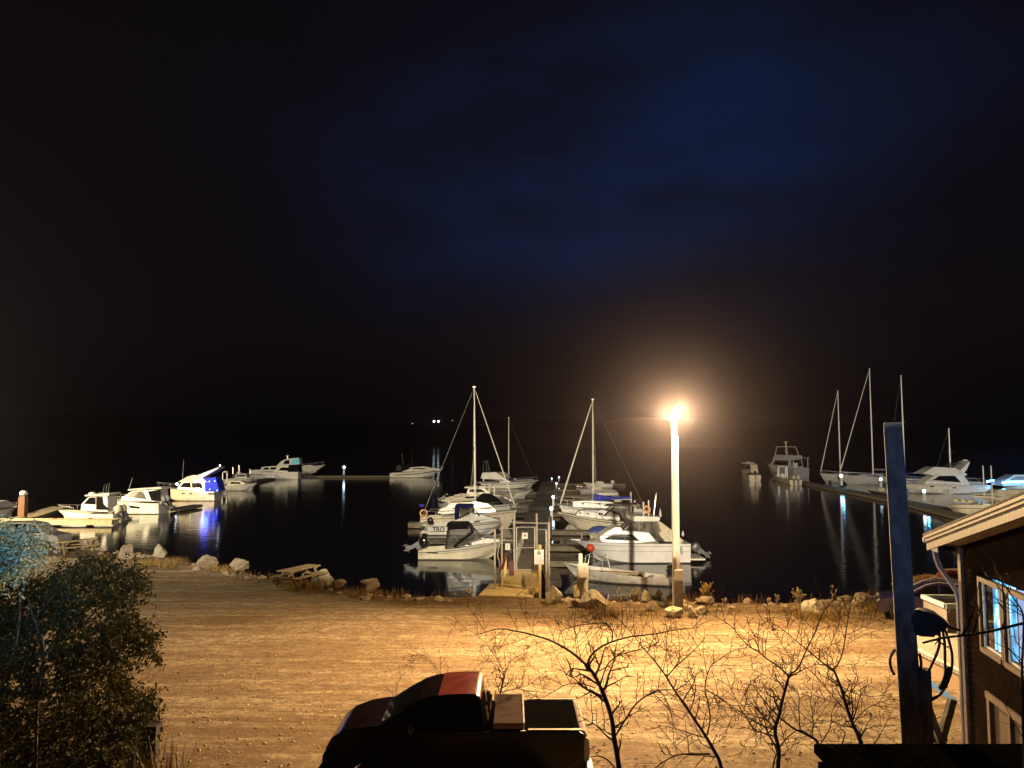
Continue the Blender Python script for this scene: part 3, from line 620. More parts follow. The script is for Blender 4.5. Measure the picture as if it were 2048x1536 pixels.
b.house([(452, 972), (458, 962), (480, 962), (492, 968)], .7, .8, 'cabin', gel); b.win([(459, 968), (462, 964), (478, 964), (482, 968)], 'window', dgl); b.rail(.4, .5); b.outboard(R(20), 0, grpl, 1.5)
b.tubep('fishing_arch', alu, [(b.X(.1), 1.0, 1.2), (b.X(.1), 1.0, 3.0), (b.X(.1), -1.0, 3.0), (b.X(.1), -1.0, 1.2)], r=.06); b.dome(b.X(.12), 0, 3.0, .4)
b = Boat('fishing_boat', 'dim fishing boat with crowded masts and radar, behind the blue lit cockpit boat', 'boat', 455, 512, 968, ys=958, yb=953, B=3.0, td=.4, fz=.6, hm=gelg)
b.house([(468, 958), (470, 948), (490, 947), (494, 958)], .75, .85, 'wheelhouse', gelg); b.win([(472, 953), (473, 949), (488, 949), (490, 953)], 'window', dgl); b.dome(b.pp(478, 947)[0], 0, b.pp(478, 946)[1], .5); b.tubep('mast_frame', alu, *[[(b.pp(x, 948)[0], 0, b.pp(x, 948)[1]), (b.pp(x, 930)[0], 0, b.pp(x, 930 + k_)[1])] for x, k_ in ((466, 4), (478, 0), (500, 8))], r=.08); b.rail(.3, .7, .04)
b = Boat('day_cruiser', 'white motor cruiser, bow left, in front of the long trawler yacht', 'cabin cruiser', 602, 521, 959, ys=945, yb=943, B=3.2, td=.35, fz=.7)
b.house([(545, 946), (552, 936), (566, 932), (590, 932), (598, 945)], .8, .8, 'cabin', gel, taper=.3); b.win([(556, 941), (562, 935), (584, 935), (590, 942)], 'window', dgl)
b.stripe(.5, .08, m=MATS['grey_stripe']); b.house([(575, 944), (577, 930), (596, 929), (599, 944)], .85, .9, 'canopy', blk)
b = Boat('trawler_yacht', 'long white trawler yacht with teal lit flybridge glass, farthest on the left dock', 'motor yacht', 507, 653, 949, ys=940, yb=929, B=4.2, td=.12, fz=1.0)
b.house([(520, 941), (523, 934), (552, 932), (600, 930), (604, 941)], .8, .9, 'cabin', gel); b.win([(526, 939), (528, 935.5), (537, 935), (538, 939)], 'window', dgl); b.win([(541, 939), (541, 935), (552, 934.5), (553, 939)], 'window', dgl)
b.house([(552, 933), (562, 922), (573, 917.5), (597, 915.5), (600, 933)], .75, .85, 'flybridge', gel); b.win([(566, 928), (570, 921), (578, 920), (579, 928)], 'window', dgl)
b.win([(583, 928), (584, 917.5), (597, 916.5), (599, 928)], 'lit_window', mat('teal_lit_glass', (.1, .3, .3), .2, emit=(.10, .42, .42), es=.55)); b.dome(b.pp(575, 914)[0], 0, b.pp(575, 912)[1], .5); b.tubep('radar_mast', alu, [(b.pp(575, 918)[0], 0, b.pp(575, 918)[1]), (b.pp(575, 912)[0], 0, b.pp(575, 912)[1])], r=.12)
b.house([(602, 936), (606, 931), (624, 930), (630, 936)], .5, .8, 'trunk_cabin', gel); b.rail(.6, .8, .04)
b = Boat('express_cruiser', 'white express cruiser with dark hull stripe alone at the end of the far dock', 'cabin cruiser', 783, 889, 955, ys=946, yb=935.5, B=3.4, td=.3, fz=.7, rk=.2)
b.house([(803, 944), (808, 939), (820, 935), (846, 933), (878, 938), (880, 941)], .75, .7, 'cabin', gel, taper=.5); b.win([(822, 938.5), (828, 936.5), (848, 936), (852, 938.5)], 'window', dgl)
b.house([(791, 943), (793, 929), (806, 927), (822, 929), (818, 938), (804, 943)], .8, .85, 'canopy', blk); b.house([(792, 941), (794, 931), (801, 930), (803, 941)], .83, .88, 'canopy_window', vinyl)
b.stripe(.42, .22, .1, .9, m=darkst); b.antenna(b.pp(806, 928)[0], .4, b.pp(806, 928)[1], 2.4, .15); b.rail(.55, .5, .03)
b = Boat('bow_cover_boat', 'white boat with grey cover at the left picture edge beside the orange post', 'boat', -60, 42, 1050, 1030, ys=1030, yb=1010, B=2.8, td=.3, fz=.5)
b.house([(-10, 1018), (0, 1004), (22, 1000), (36, 1012)], .8, .7, 'boat_cover', gelg); b.rail(.6, .4)

# ---- right marina
b = Boat('flybridge_yacht', 'large white flybridge yacht with swept radar arch behind the blue post', 'motor yacht', 1961, 1790, 987, ys=970, yb=966, B=3.8, td=.10, fz=.9)
b.house([(1850, 969), (1855, 962), (1873, 951), (1929, 950), (1936, 962), (1940, 970)], .8, .85, 'cabin', gel, taper=.3); b.win([(1865, 961), (1881, 952), (1911, 952), (1923, 965)], 'window', dgl)
b.house([(1847, 947), (1870, 934), (1912, 936), (1935, 948), (1934, 951), (1873, 952)], .82, .8, 'flybridge', gel); b.house([(1918, 944), (1939, 924), (1942, 923), (1934, 940), (1926, 948)], .8, .9, 'radar_arch', gel)
b.house([(1896, 936), (1920, 925), (1924, 925), (1905, 937)], .7, .9, 'wind_screen', vinyl); b.dome(b.pp(1930, 922)[0], 0, b.pp(1930, 922)[1], .42)
b.hwin([(1861, 972), (1869, 972), (1869, 974), (1861, 974)]); b.hwin([(1904, 974.5), (1912, 974.5), (1912, 976.5), (1904, 976.5)]); b.rail(.5, .7, .03); b.stripe(.15, .05, m=MATS['grey_stripe'])
M().box((b.X(0) - .7, 0, .5), (1.6, 3.2, .12)).build('swim_platform', gel, b.e)
b = Boat('center_console', 'cream centre console boat with T-top and tall rod poles above the roof gutter', 'boat', 2030, 1882, 1040, 1030, ys=1012, yb=1008, B=2.6, td=.55, fz=.4, hm=gelc)
xa, za = b.pp(1952, 994); xb_, zb_ = b.pp(1998, 992)
M().box(((xa + xb_) / 2, 0, (za + zb_) / 2), (abs(xb_ - xa), 1.9, .14)).build('tee_top', gelc, b.e, bevel=.05)
b.tubep('tee_top_leg', alu, *[[(x, y, za), (x, y, .5)] for x in (xa * .75 + xb_ * .25, xa * .2 + xb_ * .8) for y in (.7, -.7)], r=.045); M().box(((xa + xb_) / 2, 0, .95), (.8, .9, 1.1)).build('console', gel, b.e, bevel=.05)
for px in (1972, 1988): x, z = b.pp(px, 990); zt = b.pp(px, 931)[1]; M().tube([(x, .5, za), (x, .5, zt)], .06, 5).build('rod_pole', whpl, b.e)
for i in range(3): M().box((b.pp(1915 + 14 * i, 1010)[0], 0, b.fs + .2), (.5, .9, .35)).build('deck_box', creamc, b.e, bevel=.06)
b.stripe(.35, .06); b.rail(.62, .3)
b = Boat('led_lit_boat', 'boat outlined by bright cyan LED strips at the right picture edge', 'boat', 2120, 1992, 986, ys=972, yb=968, B=3.6, td=.3, fz=.6)
b.house([(2006, 972), (2010, 962), (2030, 950), (2080, 949), (2085, 972)], .8, .85, 'cabin', gelg); b.win([(2018, 961), (2032, 953), (2070, 953), (2072, 960)], 'window', vinyl)
pts = [b.pp(x, y, 1.9) for x, y in ((2004, 966), (2012, 964), (2060, 963), (2110, 963))]
for sg in (1, -1): M().tube([(x, sg * 1.95, z) for x, z in pts], .16, 6).build('led_strip', cyl, b.e)
lamp('led_blue_glow', 'POINT', b.O + Vector((-7, -4, 2.2)), (.1, .5, 1.0), 900, .3)
b = Boat('beige_motorboat', 'beige motor boat lying behind the T-top, partly hidden by the roof edge', 'boat', 2130, 1930, 1004, ys=988, yb=984, B=3.2, td=.3, fz=.6, hm=gelc); b.house([(1990, 988), (2000, 980), (2080, 979), (2090, 988)], .8, .7, 'cabin', gelc)
b = Boat('fishing_boat', 'small fishing boat seen from its stern quarter with a flat roof, leftmost of right marina', 'boat', 1507, 1484, 962, 952, ys=950, yb=938, B=2.6, td=.6, fz=.5, hm=gelc)
b.house([(1489, 946), (1490, 930), (1500, 929), (1502, 946)], .6, .9, 'wheelhouse', gelc); x, z = b.pp(1496, 926); M().box((x, 0, z), (3.2, 2.6, .14)).build('roof', gel, b.e); b.dome(x, 0, z + .1, .4); b.outboard(0.2, 0, blkpl, 1.3); b.win([(1490, 938), (1491, 932), (1499, 931), (1500, 938)], 'window', dgl)
b = Boat('center_console', 'open boat with cream outboard and T-top frame beside the dark trawler', 'boat', 1588, 1540, 971, 955, ys=960, yb=946, B=2.4, td=.65, fz=.4, hm=gelc)
M().box((0, 0, 3.0), (2.8, 2.0, .14)).build('tee_top', gel, b.e); b.tubep('tee_top_leg', alu, *[[(x, y, 3.0), (x, y, .5)] for x in (-1, 1) for y in (.8, -.8)], r=.05); b.outboard(.3, .4, creamc, 1.4); b.outboard(.3, -.4, creamc, 1.4); M().box((0, 0, 1.0), (.8, .8, 1.1)).build('console', gel, b.e)
# trawler seen from astern
st = G(1604, 955, 0); bw = Vector((st.x - 4.0, st.y + 12, 0)); b = Boat.__new__(Boat)
b.setup('trawler_yacht', 'grey-white trawler yacht seen from astern with tall open flybridge tower', 'motor yacht', st, bw, 2.0, 2.9, 4.6, 'power', None, gelg, .2, .9, .12, True, .1)
b.house([(-6, 2.0), (-6, 2.2), (-4.6, 2.2), (-4.4, 4.2), (1.5, 4.2), (3.0, 2.4), (3, 1.9)], .82, .9, 'cabin', gelg, local=True); b.win([(-3.8, 2.7), (-3.8, 3.8), (.8, 3.8), (1.6, 2.7)], 'window', dgl, local=True)
b.cross((-4.62, 2.5), (-4.45, 4.0), .8, 'aft_door', dgl, .03); b.house([(-4.6, 4.2), (-4.4, 5.0), (1.2, 5.1), (1.8, 4.2)], .8, .9, 'flybridge', gelg, local=True)
b.tubep('tower_frame', whpl, *[[(x, y, 4.9), (x * .8, y * .8, 7.0)] for x in (-3.5, 1) for y in (1.6, -1.6)], [(-2.8, 1.3, 7), (.8, 1.3, 7), (.8, -1.3, 7), (-2.8, -1.3, 7), (-2.8, 1.3, 7)], [(-6, 2, 4.4), (-6, 2, 2.2)], [(-6, -2, 4.4), (-6, -2, 2.2)], r=.09)
M().box((-5.2, 0, 4.45), (2.4, 4.3, .12)).build('aft_hardtop', gelg, b.e); b.tubep('radar_mast', alu, [(-1, 0, 7), (-1, 0, 8.0)], r=.1); b.dome(-1, 0, 8.0, .6); M().box((-1, 0, 7.04), (3.8, 2.7, .1)).build('tower_top', gelg, b.e)
M().box((-4.9, .7, 2.7), (.5, 1.2, 1.2)).build('dinghy_locker', gel, b.e, bevel=.1); M().box((-6.05, 0, 1.3), (.05, 1.4, .5)).build('stern_window', dgl, b.e)
def sb(label, pxs, pxb, yw, ys, yb, mpx, yt, jib, cover=None, stern=1.0, **k):
    b = Boat('sailboat', label, 'sailboat', pxs, pxb, yw, ys=ys, yb=yb, B=3.2, kind='sail', td=.2, fz=.7, hm=gelg)
    a = lerp(pxs, pxb, .30); c = lerp(pxs, pxb, .72); b.house([(a, ys - 1), (lerp(a, c, .1), ys - 6), (lerp(a, c, .8), ys - 6), (c, ys - 2)], .6, .8, 'cabin', gelg)
    b.win([(lerp(a, c, .2), ys - 2), (lerp(a, c, .2), ys - 4), (lerp(a, c, .6), ys - 4), (lerp(a, c, .6), ys - 2)], 'window', dgl); b.rail(.0, .6, .03)
    rig(b, .5, mpx, jib=jib, boom=bool(cover), cover=cover, ytop=yt, ybase=ys, mr=.13, jr=.09, **k); return b
sb('sailboat with the shortest forestayed mast at right, beside the trawler stern', 1728, 1636, 966, 953, 946, 1681, 782, True, back=False, sides=False)
sb('sailboat with the tallest mast of the right marina and a mauve sail cover', 1812, 1673, 969, 955, 949, 1746.5, 738, True, mat('mauve_canvas', (.30, .22, .2), .8), back=False, sides=False)
sb('sailboat mostly hidden by the blue post, bare mast just right of that post', 1880, 1765, 975, 962, 956, 1810, 752, False, navy, back=False, sides=False)
sb('sailboat behind the large flybridge yacht, short mast with a radar ball', 1960, 1860, 976, 964, 958, 1902, 858, False, back=False, sides=False)
b = Boat('inflatable_dinghy', 'small dark dinghy with pale rim moored left of the blue post', 'dinghy', 1790, 1728, 990, 984, ys=984, yb=978, B=1.8, kind='skiff', td=1.0, fz=.12, dk=False, hm=mat('dark_hypalon', (.14, .12, .12), .6)); b.outboard(.4, 0, whpl, 1.0); b.tubep('rub_rail', whp, *[[(b.X(t / 10), sg * (b.hb(t / 10) + .02), b.sh(t / 10)) for t in range(11)] for sg in (1, -1)], r=.05); M().box((0, .1, .6), (.9, .7, .6)).build('equipment', creamc, b.e, bevel=.1)

# ------------------------------------------------------------------ docks, pier, gate
def dock(name, label, cat, a, b_, w, z=.42, th=.34, m=None, plank=.16, group=None, floats=True, edge=None, gap=.012, pd=.03):
    """floating dock from a to b_ (2D) with planks and a fender rail"""
    a = Vector((a[0], a[1], 0)); b_ = Vector((b_[0], b_[1], 0)); L = (b_ - a).length; e = thing(name, label, cat, (a + b_) / 2, math.atan2(b_.y - a.y, b_.x - a.x), group)
    k = M(); n = max(2, int(L / plank))
    for i in range(n):
        k.box((-L / 2 + (i + .5) * L / n, 0, z - pd / 2 + rnd.uniform(-.004, .004)), (L / n - gap, w, pd))
    k.build('plank_deck', m or woodd, e, 0)
    k = M(); k.box((0, w / 2 - .08, z - th / 2 - .02), (L - .05, .14, th)); k.box((0, -w / 2 + .08, z - th / 2 - .02), (L - .05, .14, th)); k.box((0, 0, z - th / 2 - .06), (L - .4, w - .4, th - .1))
    k.build('float_frame', edge or woodp, e, 0)
    return e
pu = Vector((.064, 1, 0)).normalized()
def pc(D, off=0): return (2.3 + .064 * (D - 75) + off, D)
dock('main_pier', 'long dark planked floating pier running from the gate into the bay', 'pier', pc(56), pc(152), 2.5, plank=.45, gap=.04, pd=.05)
FG = 'finger docks along the main pier'
for i, (D, ln, w, lab) in enumerate(((58.0, 4.2, 1.5, 'finger dock right of pier beneath the bow of the big cabin cruiser'), (67.5, 6, 1.1, 'finger dock right of pier beneath the red marked cuddy boat'), (84, 8.5, 1.1, 'finger dock just beyond the blue covered sailboat'), (98, 9, 1.2, 'finger dock right of pier holding the upturned dinghy'), (112, 9.5, 1.2, 'finger dock right of pier, third from the far end'), (126, 10, 1.3, 'finger dock right of pier, second from the far end'), (144, 13, 1.6, 'long cross dock at the far right end of the pier'))):
    x0, y0 = pc(D, 1.27); dock('finger_dock', lab, 'dock', (x0, y0), (x0 + ln, y0 - .3), w, group=FG, m=woodp, plank=.4, gap=.03)
for D, ln, w, lab in ((62, 7, .9, 'finger dock left of pier between the two nearest cuddy boats'), (76, 9.8, .9, 'finger dock left of pier behind the orange ringed sailboat, its end float visible'), (88, 8.5, .9, 'finger dock left of pier behind the hooped black canvas boat'), (104, 7.5, 1.0, 'finger dock left of pier behind the low runabout'), (119, 8, 1.2, 'pale finger dock left of pier in front of the flybridge cruiser')):
    x0, y0 = pc(D, -1.27); dock('finger_dock', lab, 'dock', (x0, y0), (x0 - ln, y0 - .2), w * .8, group=FG, m=woodd, edge=woodd, plank=.4, gap=.03)
dock('landing_float', 'small timber landing float right of the gangway below the white skiff bow', 'dock', (1.85, 45.2), (2.75, 45.2), 4.6, m=woodp)
dock('landing_float', 'narrow timber finger just behind the raised bow of the open skiff', 'dock', (1.9, 51.0), (4.8, 50.9), 1.8, m=woodp)
e = dock('end_float', 'weathered square float at the tip of the left finger dock', 'dock', (-9.7, 73), (-8.1, 73), 1.3, z=.55, th=.45)
# pilings
PG = 'pilings along the main pier'
k0 = None
for px, yb_, yt_, lab in ((1110, 1000, 974, 'pier piling beside the farther white pedestals'), (1100, 1062, 1033, 'pier piling below the nearest lit pedestal')):
    D = F * 7.6 / (yb_ - 885); p = P(px, yb_, D); h = (yb_ - yt_) * D / F
    tag(M().tube([(0, 0, -1), (0, 0, h)], [.17, .15], 10).build('pier_piling', woodd, None, loc=p), lab, 'piling', PG)
# service pedestals with lamps
ped = None; PW = (('lit service pedestal, nearest of the row on the right edge of the pier', 1103, 1040, 1.0), ('lit service pedestal, second nearest on the right edge of the pier', 1106.5, 1013, 1.0), ('lit service pedestal, third along the right edge of the pier', 1113, 977, .75), ('lit service pedestal, last and highest at the right pier edge', 1118, 963, .75), ('slim unlit-looking white lantern post at the far end of the pier', 1103.5, 964, .6))
def pedestal(label, loc, sc, lit=True):
    e = thing('service_pedestal', label, 'pedestal', loc, 0, 'lit pedestals on the docks'); e.scale = (sc, sc, sc)
    M().box((0, 0, .45), (.24, .24, .9)).build('post', pedw, e, bevel=.02); M().box((0, 0, 1.06), (.26, .26, .32)).build('lamp_head', pedl, e, bevel=.05); M().box((0, 0, 1.25), (.32, .32, .06)).build('cap', pedw, e)
    return e
for lab, px, py, sc in PW:
    z = .42; p = G(px, py, z); e = pedestal(lab, p, sc * 1.05)
for i, (D, o) in enumerate(((68, 1.0), (90, 1.0), (120, 1.0))):
    x, y = pc(D, o); lamp('pedestal_light', 'POINT', (x, y - .3, 1.7), (.62, .84, 1.0), 22, .12)
# gangway, ramp, landing boards and the gate
gx = lambda D: 0.55 + .042 * (D - 36)
e = thing('gangway', 'brown planked gangway sloping down behind the gate to the pier', 'gangway', (0, 0, 0))
k = M(); n = 60
for i in range(n):
    D = lerp(41.8, 57.5, (i + .5) / n); z = lerp(1.22, .50, (i + .5) / n); k.box((gx(D) + .3, D, z), (1.9, 15.7 / n - .02, .04), rz=-.04)
k.build('plank_deck', woodp, e, 0)
k = M()
for sx in (-.92, .92):
    k.tube([(gx(41.8) + .3 + sx, 41.8, 2.25), (gx(57.5) + .3 + sx, 57.5, 1.5)], .035, 6); k.beam((gx(41.8) + .3 + sx, 41.8, 1.1), (gx(57.5) + .3 + sx, 57.5, .40), .06, .2)
    for j in range(9): t = j / 8; D = lerp(41.8, 57.5, t); k.tube([(gx(D) + .3 + sx, D, lerp(1.1, .4, t)), (gx(D) + .3 + sx, D, lerp(2.25, 1.5, t))], .025, 5)
k.build('handrail', galv, e)
k = M()      # fixed wooden ramp between shore and gate
e = thing('entry_ramp', 'wooden entry ramp with slatted side rails leading through the gate', 'ramp', (0, 0, 0))
for i in range(26):
    D = lerp(35.4, 41.7, (i + .5) / 26); k.box((lerp(.42, .62, i / 26), D, LOT + .04), (1.75, .225, .05))
k.build('plank_deck', woody, e, 0); k = M(); k.beam((-.3, 35.4, LOT - .1), (-.1, 41.7, LOT - .1), .1, .25); k.beam((1.2, 35.4, LOT - .1), (1.4, 41.7, LOT - .1), .1, .25); k.beam((.5, 35.6, -.5), (.5, 35.6, LOT), .25); k.beam((.5, 41, -.8), (.5, 41, LOT), .25); k.build('support_frame', woodd, e, 0)
for sx, nm, dd in ((-.46, 8, 5.0), (1.28, 8, 3.4)):
    for i in range(nm): D = 35.5 + dd * i / (nm - 1); M().box((sx + .03 * (D - 35.4), D, LOT + .55), (.05, .14, 1.0)).build('baluster', woody, e, 0)
    k = M(); k.beam((sx, 35.4, LOT + 1.08), (sx + .03 * dd, 35.4 + dd, LOT + 1.08), .12, .05); k.build('top_rail', redm if sx < 0 else woody, e, 0)
e = thing('landing_boards', 'three wide yellow boards laid on the gravel before the gate ramp', 'boards', (0, 0, 0))
A0, A1, B0, B1 = G(957, 1197, LOT), G(1062, 1201, LOT), G(980, 1173, LOT), G(1075, 1178, LOT)
for i in range(3):
    t0, t1 = i / 3, (i + 1) / 3 - .012
    q = [A0.lerp(B0, t0), A1.lerp(B1, t0), A1.lerp(B1, t1), A0.lerp(B0, t1)]
    M().add([v + Vector((0, 0, .0)) for v in q] + [v + Vector((0, 0, .15)) for v in q], [(3, 2, 1, 0), (4, 5, 6, 7), (0, 1, 5, 4), (1, 2, 6, 5), (2, 3, 7, 6), (3, 0, 4, 7)]).build('board', woody, e, 0, .01)
# the gate: pipe frames with chain link
e = thing('security_gate', 'tall galvanised pipe gate and chain link wings at the head of the gangway', 'gate', (0, 0, 0))
Dg, Dn = 41.4, 35.6
def gp(px, D): return (px - 1024) / F * D
post = {}
for nm, px, D, yt in (('a', 1004, Dg, 1030), ('b', 1028.5, Dg, 1028), ('c', 1073, Dg, 1027), ('d', 1096, Dg, 1044), ('n1', 990, Dn, 1058), ('n2', 1091.5, Dn + .5, 1060), ('n3', 1097, Dn, 1046)):
    zt = P(px, yt, D).z; x = gp(px, D); post[nm] = (x, D, zt); M().tube([(x, D, -.3), (x, D, zt)], .055 if nm in 'bcd' else .045, 8).build('gate_post', galv, e)
k = M()
a, c, d, n1, n3, bb = post['a'], post['c'], post['d'], post['n1'], post['n3'], post['b']
zr = P(1004, 1044, Dg).z; k.tube([(a[0] - .05, Dg, zr), (d[0] + .1, Dg, P(1096, 1047, Dg).z)], .04, 6)
for z in (P(1004, 1057, Dg).z, P(1004, 1081, Dg).z): k.tube([(a[0], Dg, z), (bb[0], Dg, z)], .025, 5)
k.tube([(c[0], Dg, P(1, 1059, Dg).z), (d[0], Dg, P(1, 1059, Dg).z)], .025, 5)
k.tube([(n1[0], Dn, n1[2] - .03), (a[0], Dg, zr - .05)], .03, 5); k.tube([(n3[0], Dn, n3[2] - .05), (d[0], Dg, zr - .1)], .03, 5)
k.tube([(n1[0], Dn, LOT + .1), (a[0], Dg, LOT + .1)], .025, 5); k.tube([(n3[0], Dn, LOT + .1), (d[0], Dg, LOT + .1)], .025, 5)
k.build('cross_rail', galv, e)
def link(p0, p1, z0, z1, s=.075):
    k = M(); p0, p1 = Vector(p0), Vector(p1); L = (p1 - p0).length; H = z1 - z0; n = int((L + H) / s); u = (p1 - p0) / L; w = Vector((-u.y, u.x, 0)) * .003; tz = .003
    for i in range(n):
        for sg in (0, 1):
            a0 = i * s - H; s0 = max(0, a0); h0 = s0 - a0; s1 = min(L, a0 + H); h1 = s1 - a0
            if s1 <= s0: continue
            if sg: h0, h1 = H - h0, H - h1
            A = p0 + u * s0 + Vector((0, 0, z0 + h0)); B = p0 + u * s1 + Vector((0, 0, z0 + h1))
            o = Vector((0, 0, .0022)); k.add([A - o, B - o, B + o, A + o], [(0, 1, 2, 3)])
    return k
link((a[0], Dg, 0), (bb[0], Dg, 0), LOT + .1, zr - .35, .12).build('chain_link', linkm, e, 0); link((c[0], Dg, 0), (d[0], Dg, 0), LOT + .1, zr - .35, .12).build('chain_link', linkm, e, 0)
link((n1[0], Dn, 0), (a[0], Dg, 0), LOT + .1, n1[2] - .1, .14).build('chain_link', linkm, e, 0); link((n3[0], Dn, 0), (d[0], Dg, 0), LOT + .1, n3[2] - .1, .14).build('chain_link', linkm, e, 0)
gl0, gl1 = gp(1033, Dg), gp(1069, Dg); zg1 = P(1, 1054, Dg).z; zg0 = LOT + .1; zgm = P(1, 1095, Dg).z
k = M()
for x in (gl0, gl1): k.tube([(x, Dg - .08, zg0 if x == gl0 else zgm), (x, Dg - .08, zg1)], .035, 6)
for z in (zg1, zgm): k.tube([(gl0, Dg - .08, z), (gl1, Dg - .08, z)], .03, 6)
k.tube([(gl0, Dg - .08, zg0), (gl1, Dg - .08, zg0)], .03, 6); k.tube([(gl1, Dg - .08, zg0), (gl1, Dg - .08, zgm)], .03, 6)
lf = k.build('gate_leaf', galv, e); link((gl0, Dg - .08, 0), (gl1, Dg - .08, 0), zg0, zg1, .10).build('chain_link', linkm, lf, 0)
def sign(par, name, x, y, z, w, h, logo=True, lines=0, top=False):
    o = M().box((x, y, z), (w, .02, h)).build(name, signw, par, 0, .003) if par else M().box((0, 0, 0), (w, .02, h)).build(name, signw, None, 0, .003, loc=(x, y, z))
    ox, oy, oz = (x, y, z) if par else (0, 0, 0)
    if logo:
        r = min(w, h) * .17; lz = oz + (h * .26 if lines else h * .06)
        k = M().torus((ox, oy - .014, lz), r, r * .22, 'Y', 20, 6); k.add([(ox - r * .6, oy - .014, lz - r * .3), (ox + r * .5, oy - .014, lz - r * .5), (ox + r * .65, oy - .014, lz + r * .1), (ox, oy - .014, lz + r * .45), (ox - r * .55, oy - .014, lz + r * .35)], [(0, 1, 2, 3, 4)])
        k.build('round_emblem', inkr, o, 0)
    k = M()
    for i in range(lines):
        zz = oz + h * (.02 - .11 * i); ww = w * (.62, .74, .7, .55, .7)[i % 5]; xx = ox - ww / 2
        while xx < ox + ww / 2: l = rnd.uniform(.02, .07); k.box((xx + l / 2, oy - .013, zz), (l, .006, h * (.022 if i != 2 else .035))); xx += l + .015
    if lines: k.build('text_line', inkr, o, 0)
    return o
sign(e, 'gate_sign', gp(1049.5, Dg - .12), Dg - .13, P(1, 1071, Dg).z, .31, .32, True, 0)
o = sign(e, 'side_sign', gp(1015.5, Dg - .1), Dg - .1, P(1, 1093, Dg).z, .25, .33, False)
k = M(); zz = P(1, 1093, Dg).z
for i in range(6): k.box((gp(1015.5, Dg - .1), Dg - .113, zz + .09 - .036 * i), (.05, .004, .022))
k.build('text_line', inkr, o, 0)
k = M(); pts = [Vector((n1[0] + .16 + .05 * math.sin(i * 1.1), Dn + 1.3 - .05 * i, 3.5 - i * .17)) for i in range(15)]; k.tube(pts, .022, 6)
pts = [Vector((n1[0] + .28 + .10 * math.sin(i * .8), Dn + .5 + .2 * math.cos(i), 2.2 - i * .11)) for i in range(14)]; k.tube(pts, .02, 6); tag(k.build('mooring_rope', rope, None), 'yellow rope hanging in loops inside the left fence wing', 'rope')
e = thing('notice_board', 'tall white notice on a timber post right of the ramp', 'sign', (gp(1079, 35.2), 35.2, LOT)); 
k = M(); zs = P(1077, 1114, 35.2).z - LOT; k.box((0, .06, (zs + .5) / 2 - .1), (.12, .09, zs + .7)); k.build('sign_post', woody, e, 0, .01)
o = sign(e, 'sign_panel', -.04, 0, zs, .42, .66, True, 5); M().box((0, -.01, zs + .44), (.15, .12, .22)).build('yellow_box', mat('olive_box', (.30, .26, .08), .6), e, 0, .02)
e = thing('fire_extinguisher', 'red fire extinguisher cabinet behind the left ramp rail', 'extinguisher', (gp(1023, 39.5), 39.5, LOT + .02)); M().box((0, 0, .45), (.26, .22, .7)).build('cabinet', MATS.get('dull_red') or mat('dull_red', (.10, .012, .008), .6), e, bevel=.03); M().box((0, -.118, .45), (.2, .01, .56)).build('cabinet_door', mat('red_panel', (.08, .01, .006), .6), e)
# ------------------------------------------------------------------ left docks
def gd(px, py, z=.45): p = G(px, py, z); return (p.x, p.y)
cd_ = mat('pale_dock_edge', (.58, .50, .33), .7, col2=(.42, .34, .2), ns=3)
dock('bright_float', 'long pale float with orange buoys in front of the pilothouse boat', 'dock', gd(-30, 1042), gd(234, 1042), 1.9, z=.62, th=.42, m=cd_, plank=.5, gap=.04, edge=cd_)
for px, lab in ((118, 'orange buoy hung on the pale float, left one'), (189, 'orange buoy hung on the pale float, right one')):
    D = F * CAMZ / (1048 - 885) - .25; M().ball((0, 0, 0), .42, 12).build('mooring_buoy', orange, None, loc=((px - 1024) / F * D, D, .3))
    tag(bpy.context.scene.objects['mooring_buoy' if px == 118 else 'mooring_buoy.001'], lab, 'buoy', 'orange buoys on the float')
dock('side_dock', 'brown timber dock running away on the left behind the bright float', 'dock', gd(28, 1040), gd(122, 1012), 2.0, m=woodp, plank=.4, gap=.03)
dock('side_dock', 'dark dock walkway behind the left row of boats', 'dock', gd(300, 1000), gd(560, 952), 2.0, plank=.8, gap=.03)
dock('side_dock', 'dark stub dock with post between the sport cruiser and the flybridge boat', 'dock', gd(350, 1016), gd(396, 1008), 1.2, plank=.5, gap=.03)
dock('far_dock', 'long low far dock joining the trawler yacht to the lone express cruiser', 'dock', gd(596, 951), gd(800, 951), 3.0, m=woodp, plank=1.0, gap=.05)
dock('far_dock', 'dark walkway crossing the right marina in front of the sailboats', 'dock', gd(1600, 962), gd(1905, 1020), 2.4, m=woodp, plank=.8, gap=.05)
dock('far_dock', 'dark dock below the cream T-top boat at far right', 'dock', gd(1800, 1000), gd(1990, 1046), 2.2, m=woodp, plank=.6, gap=.05)
pedestal('pale service pedestal standing on the far left dock', G(688, 950, .45), 1.7)
pedestal('lit pedestal with blue-white reflection, below the tall right marina mast', G(1683, 971, .45), 1.6)
pedestal('lit pedestal with cyan reflection in front of the large flybridge yacht', G(1849, 1003, .45), 1.25)
pedestal('lit pedestal just left of the blue post on the right walkway', G(1762, 975, .45), 1.3)
for px, py in ((1683, 966), (1850, 992)):
    p = G(px, py + 9, .45); lamp('pedestal_light', 'POINT', (p.x, p.y - .8, 1.7), (.08, .45, 1.0), 110, .12)
e = thing('dock_shelter', 'brown wooden kiosk post with white cap on the left dock, left of the pilothouse boat', 'post', G(45, 1034, .5))
M().box((0, 0, 1.0), (.7, .6, 2.0)).build('cabinet', mat('rust_orange_board', (.10, .035, .014), .7), e, bevel=.04); M().lathe([(.35, 2.0), (.4, 2.15), (.25, 2.35), (.05, 2.4)], (0, 0, .25), 12).build('cap', whpl, e); M().box((0, 0, 2.12), (.5, .5, .25)).build('neck', woodd, e)
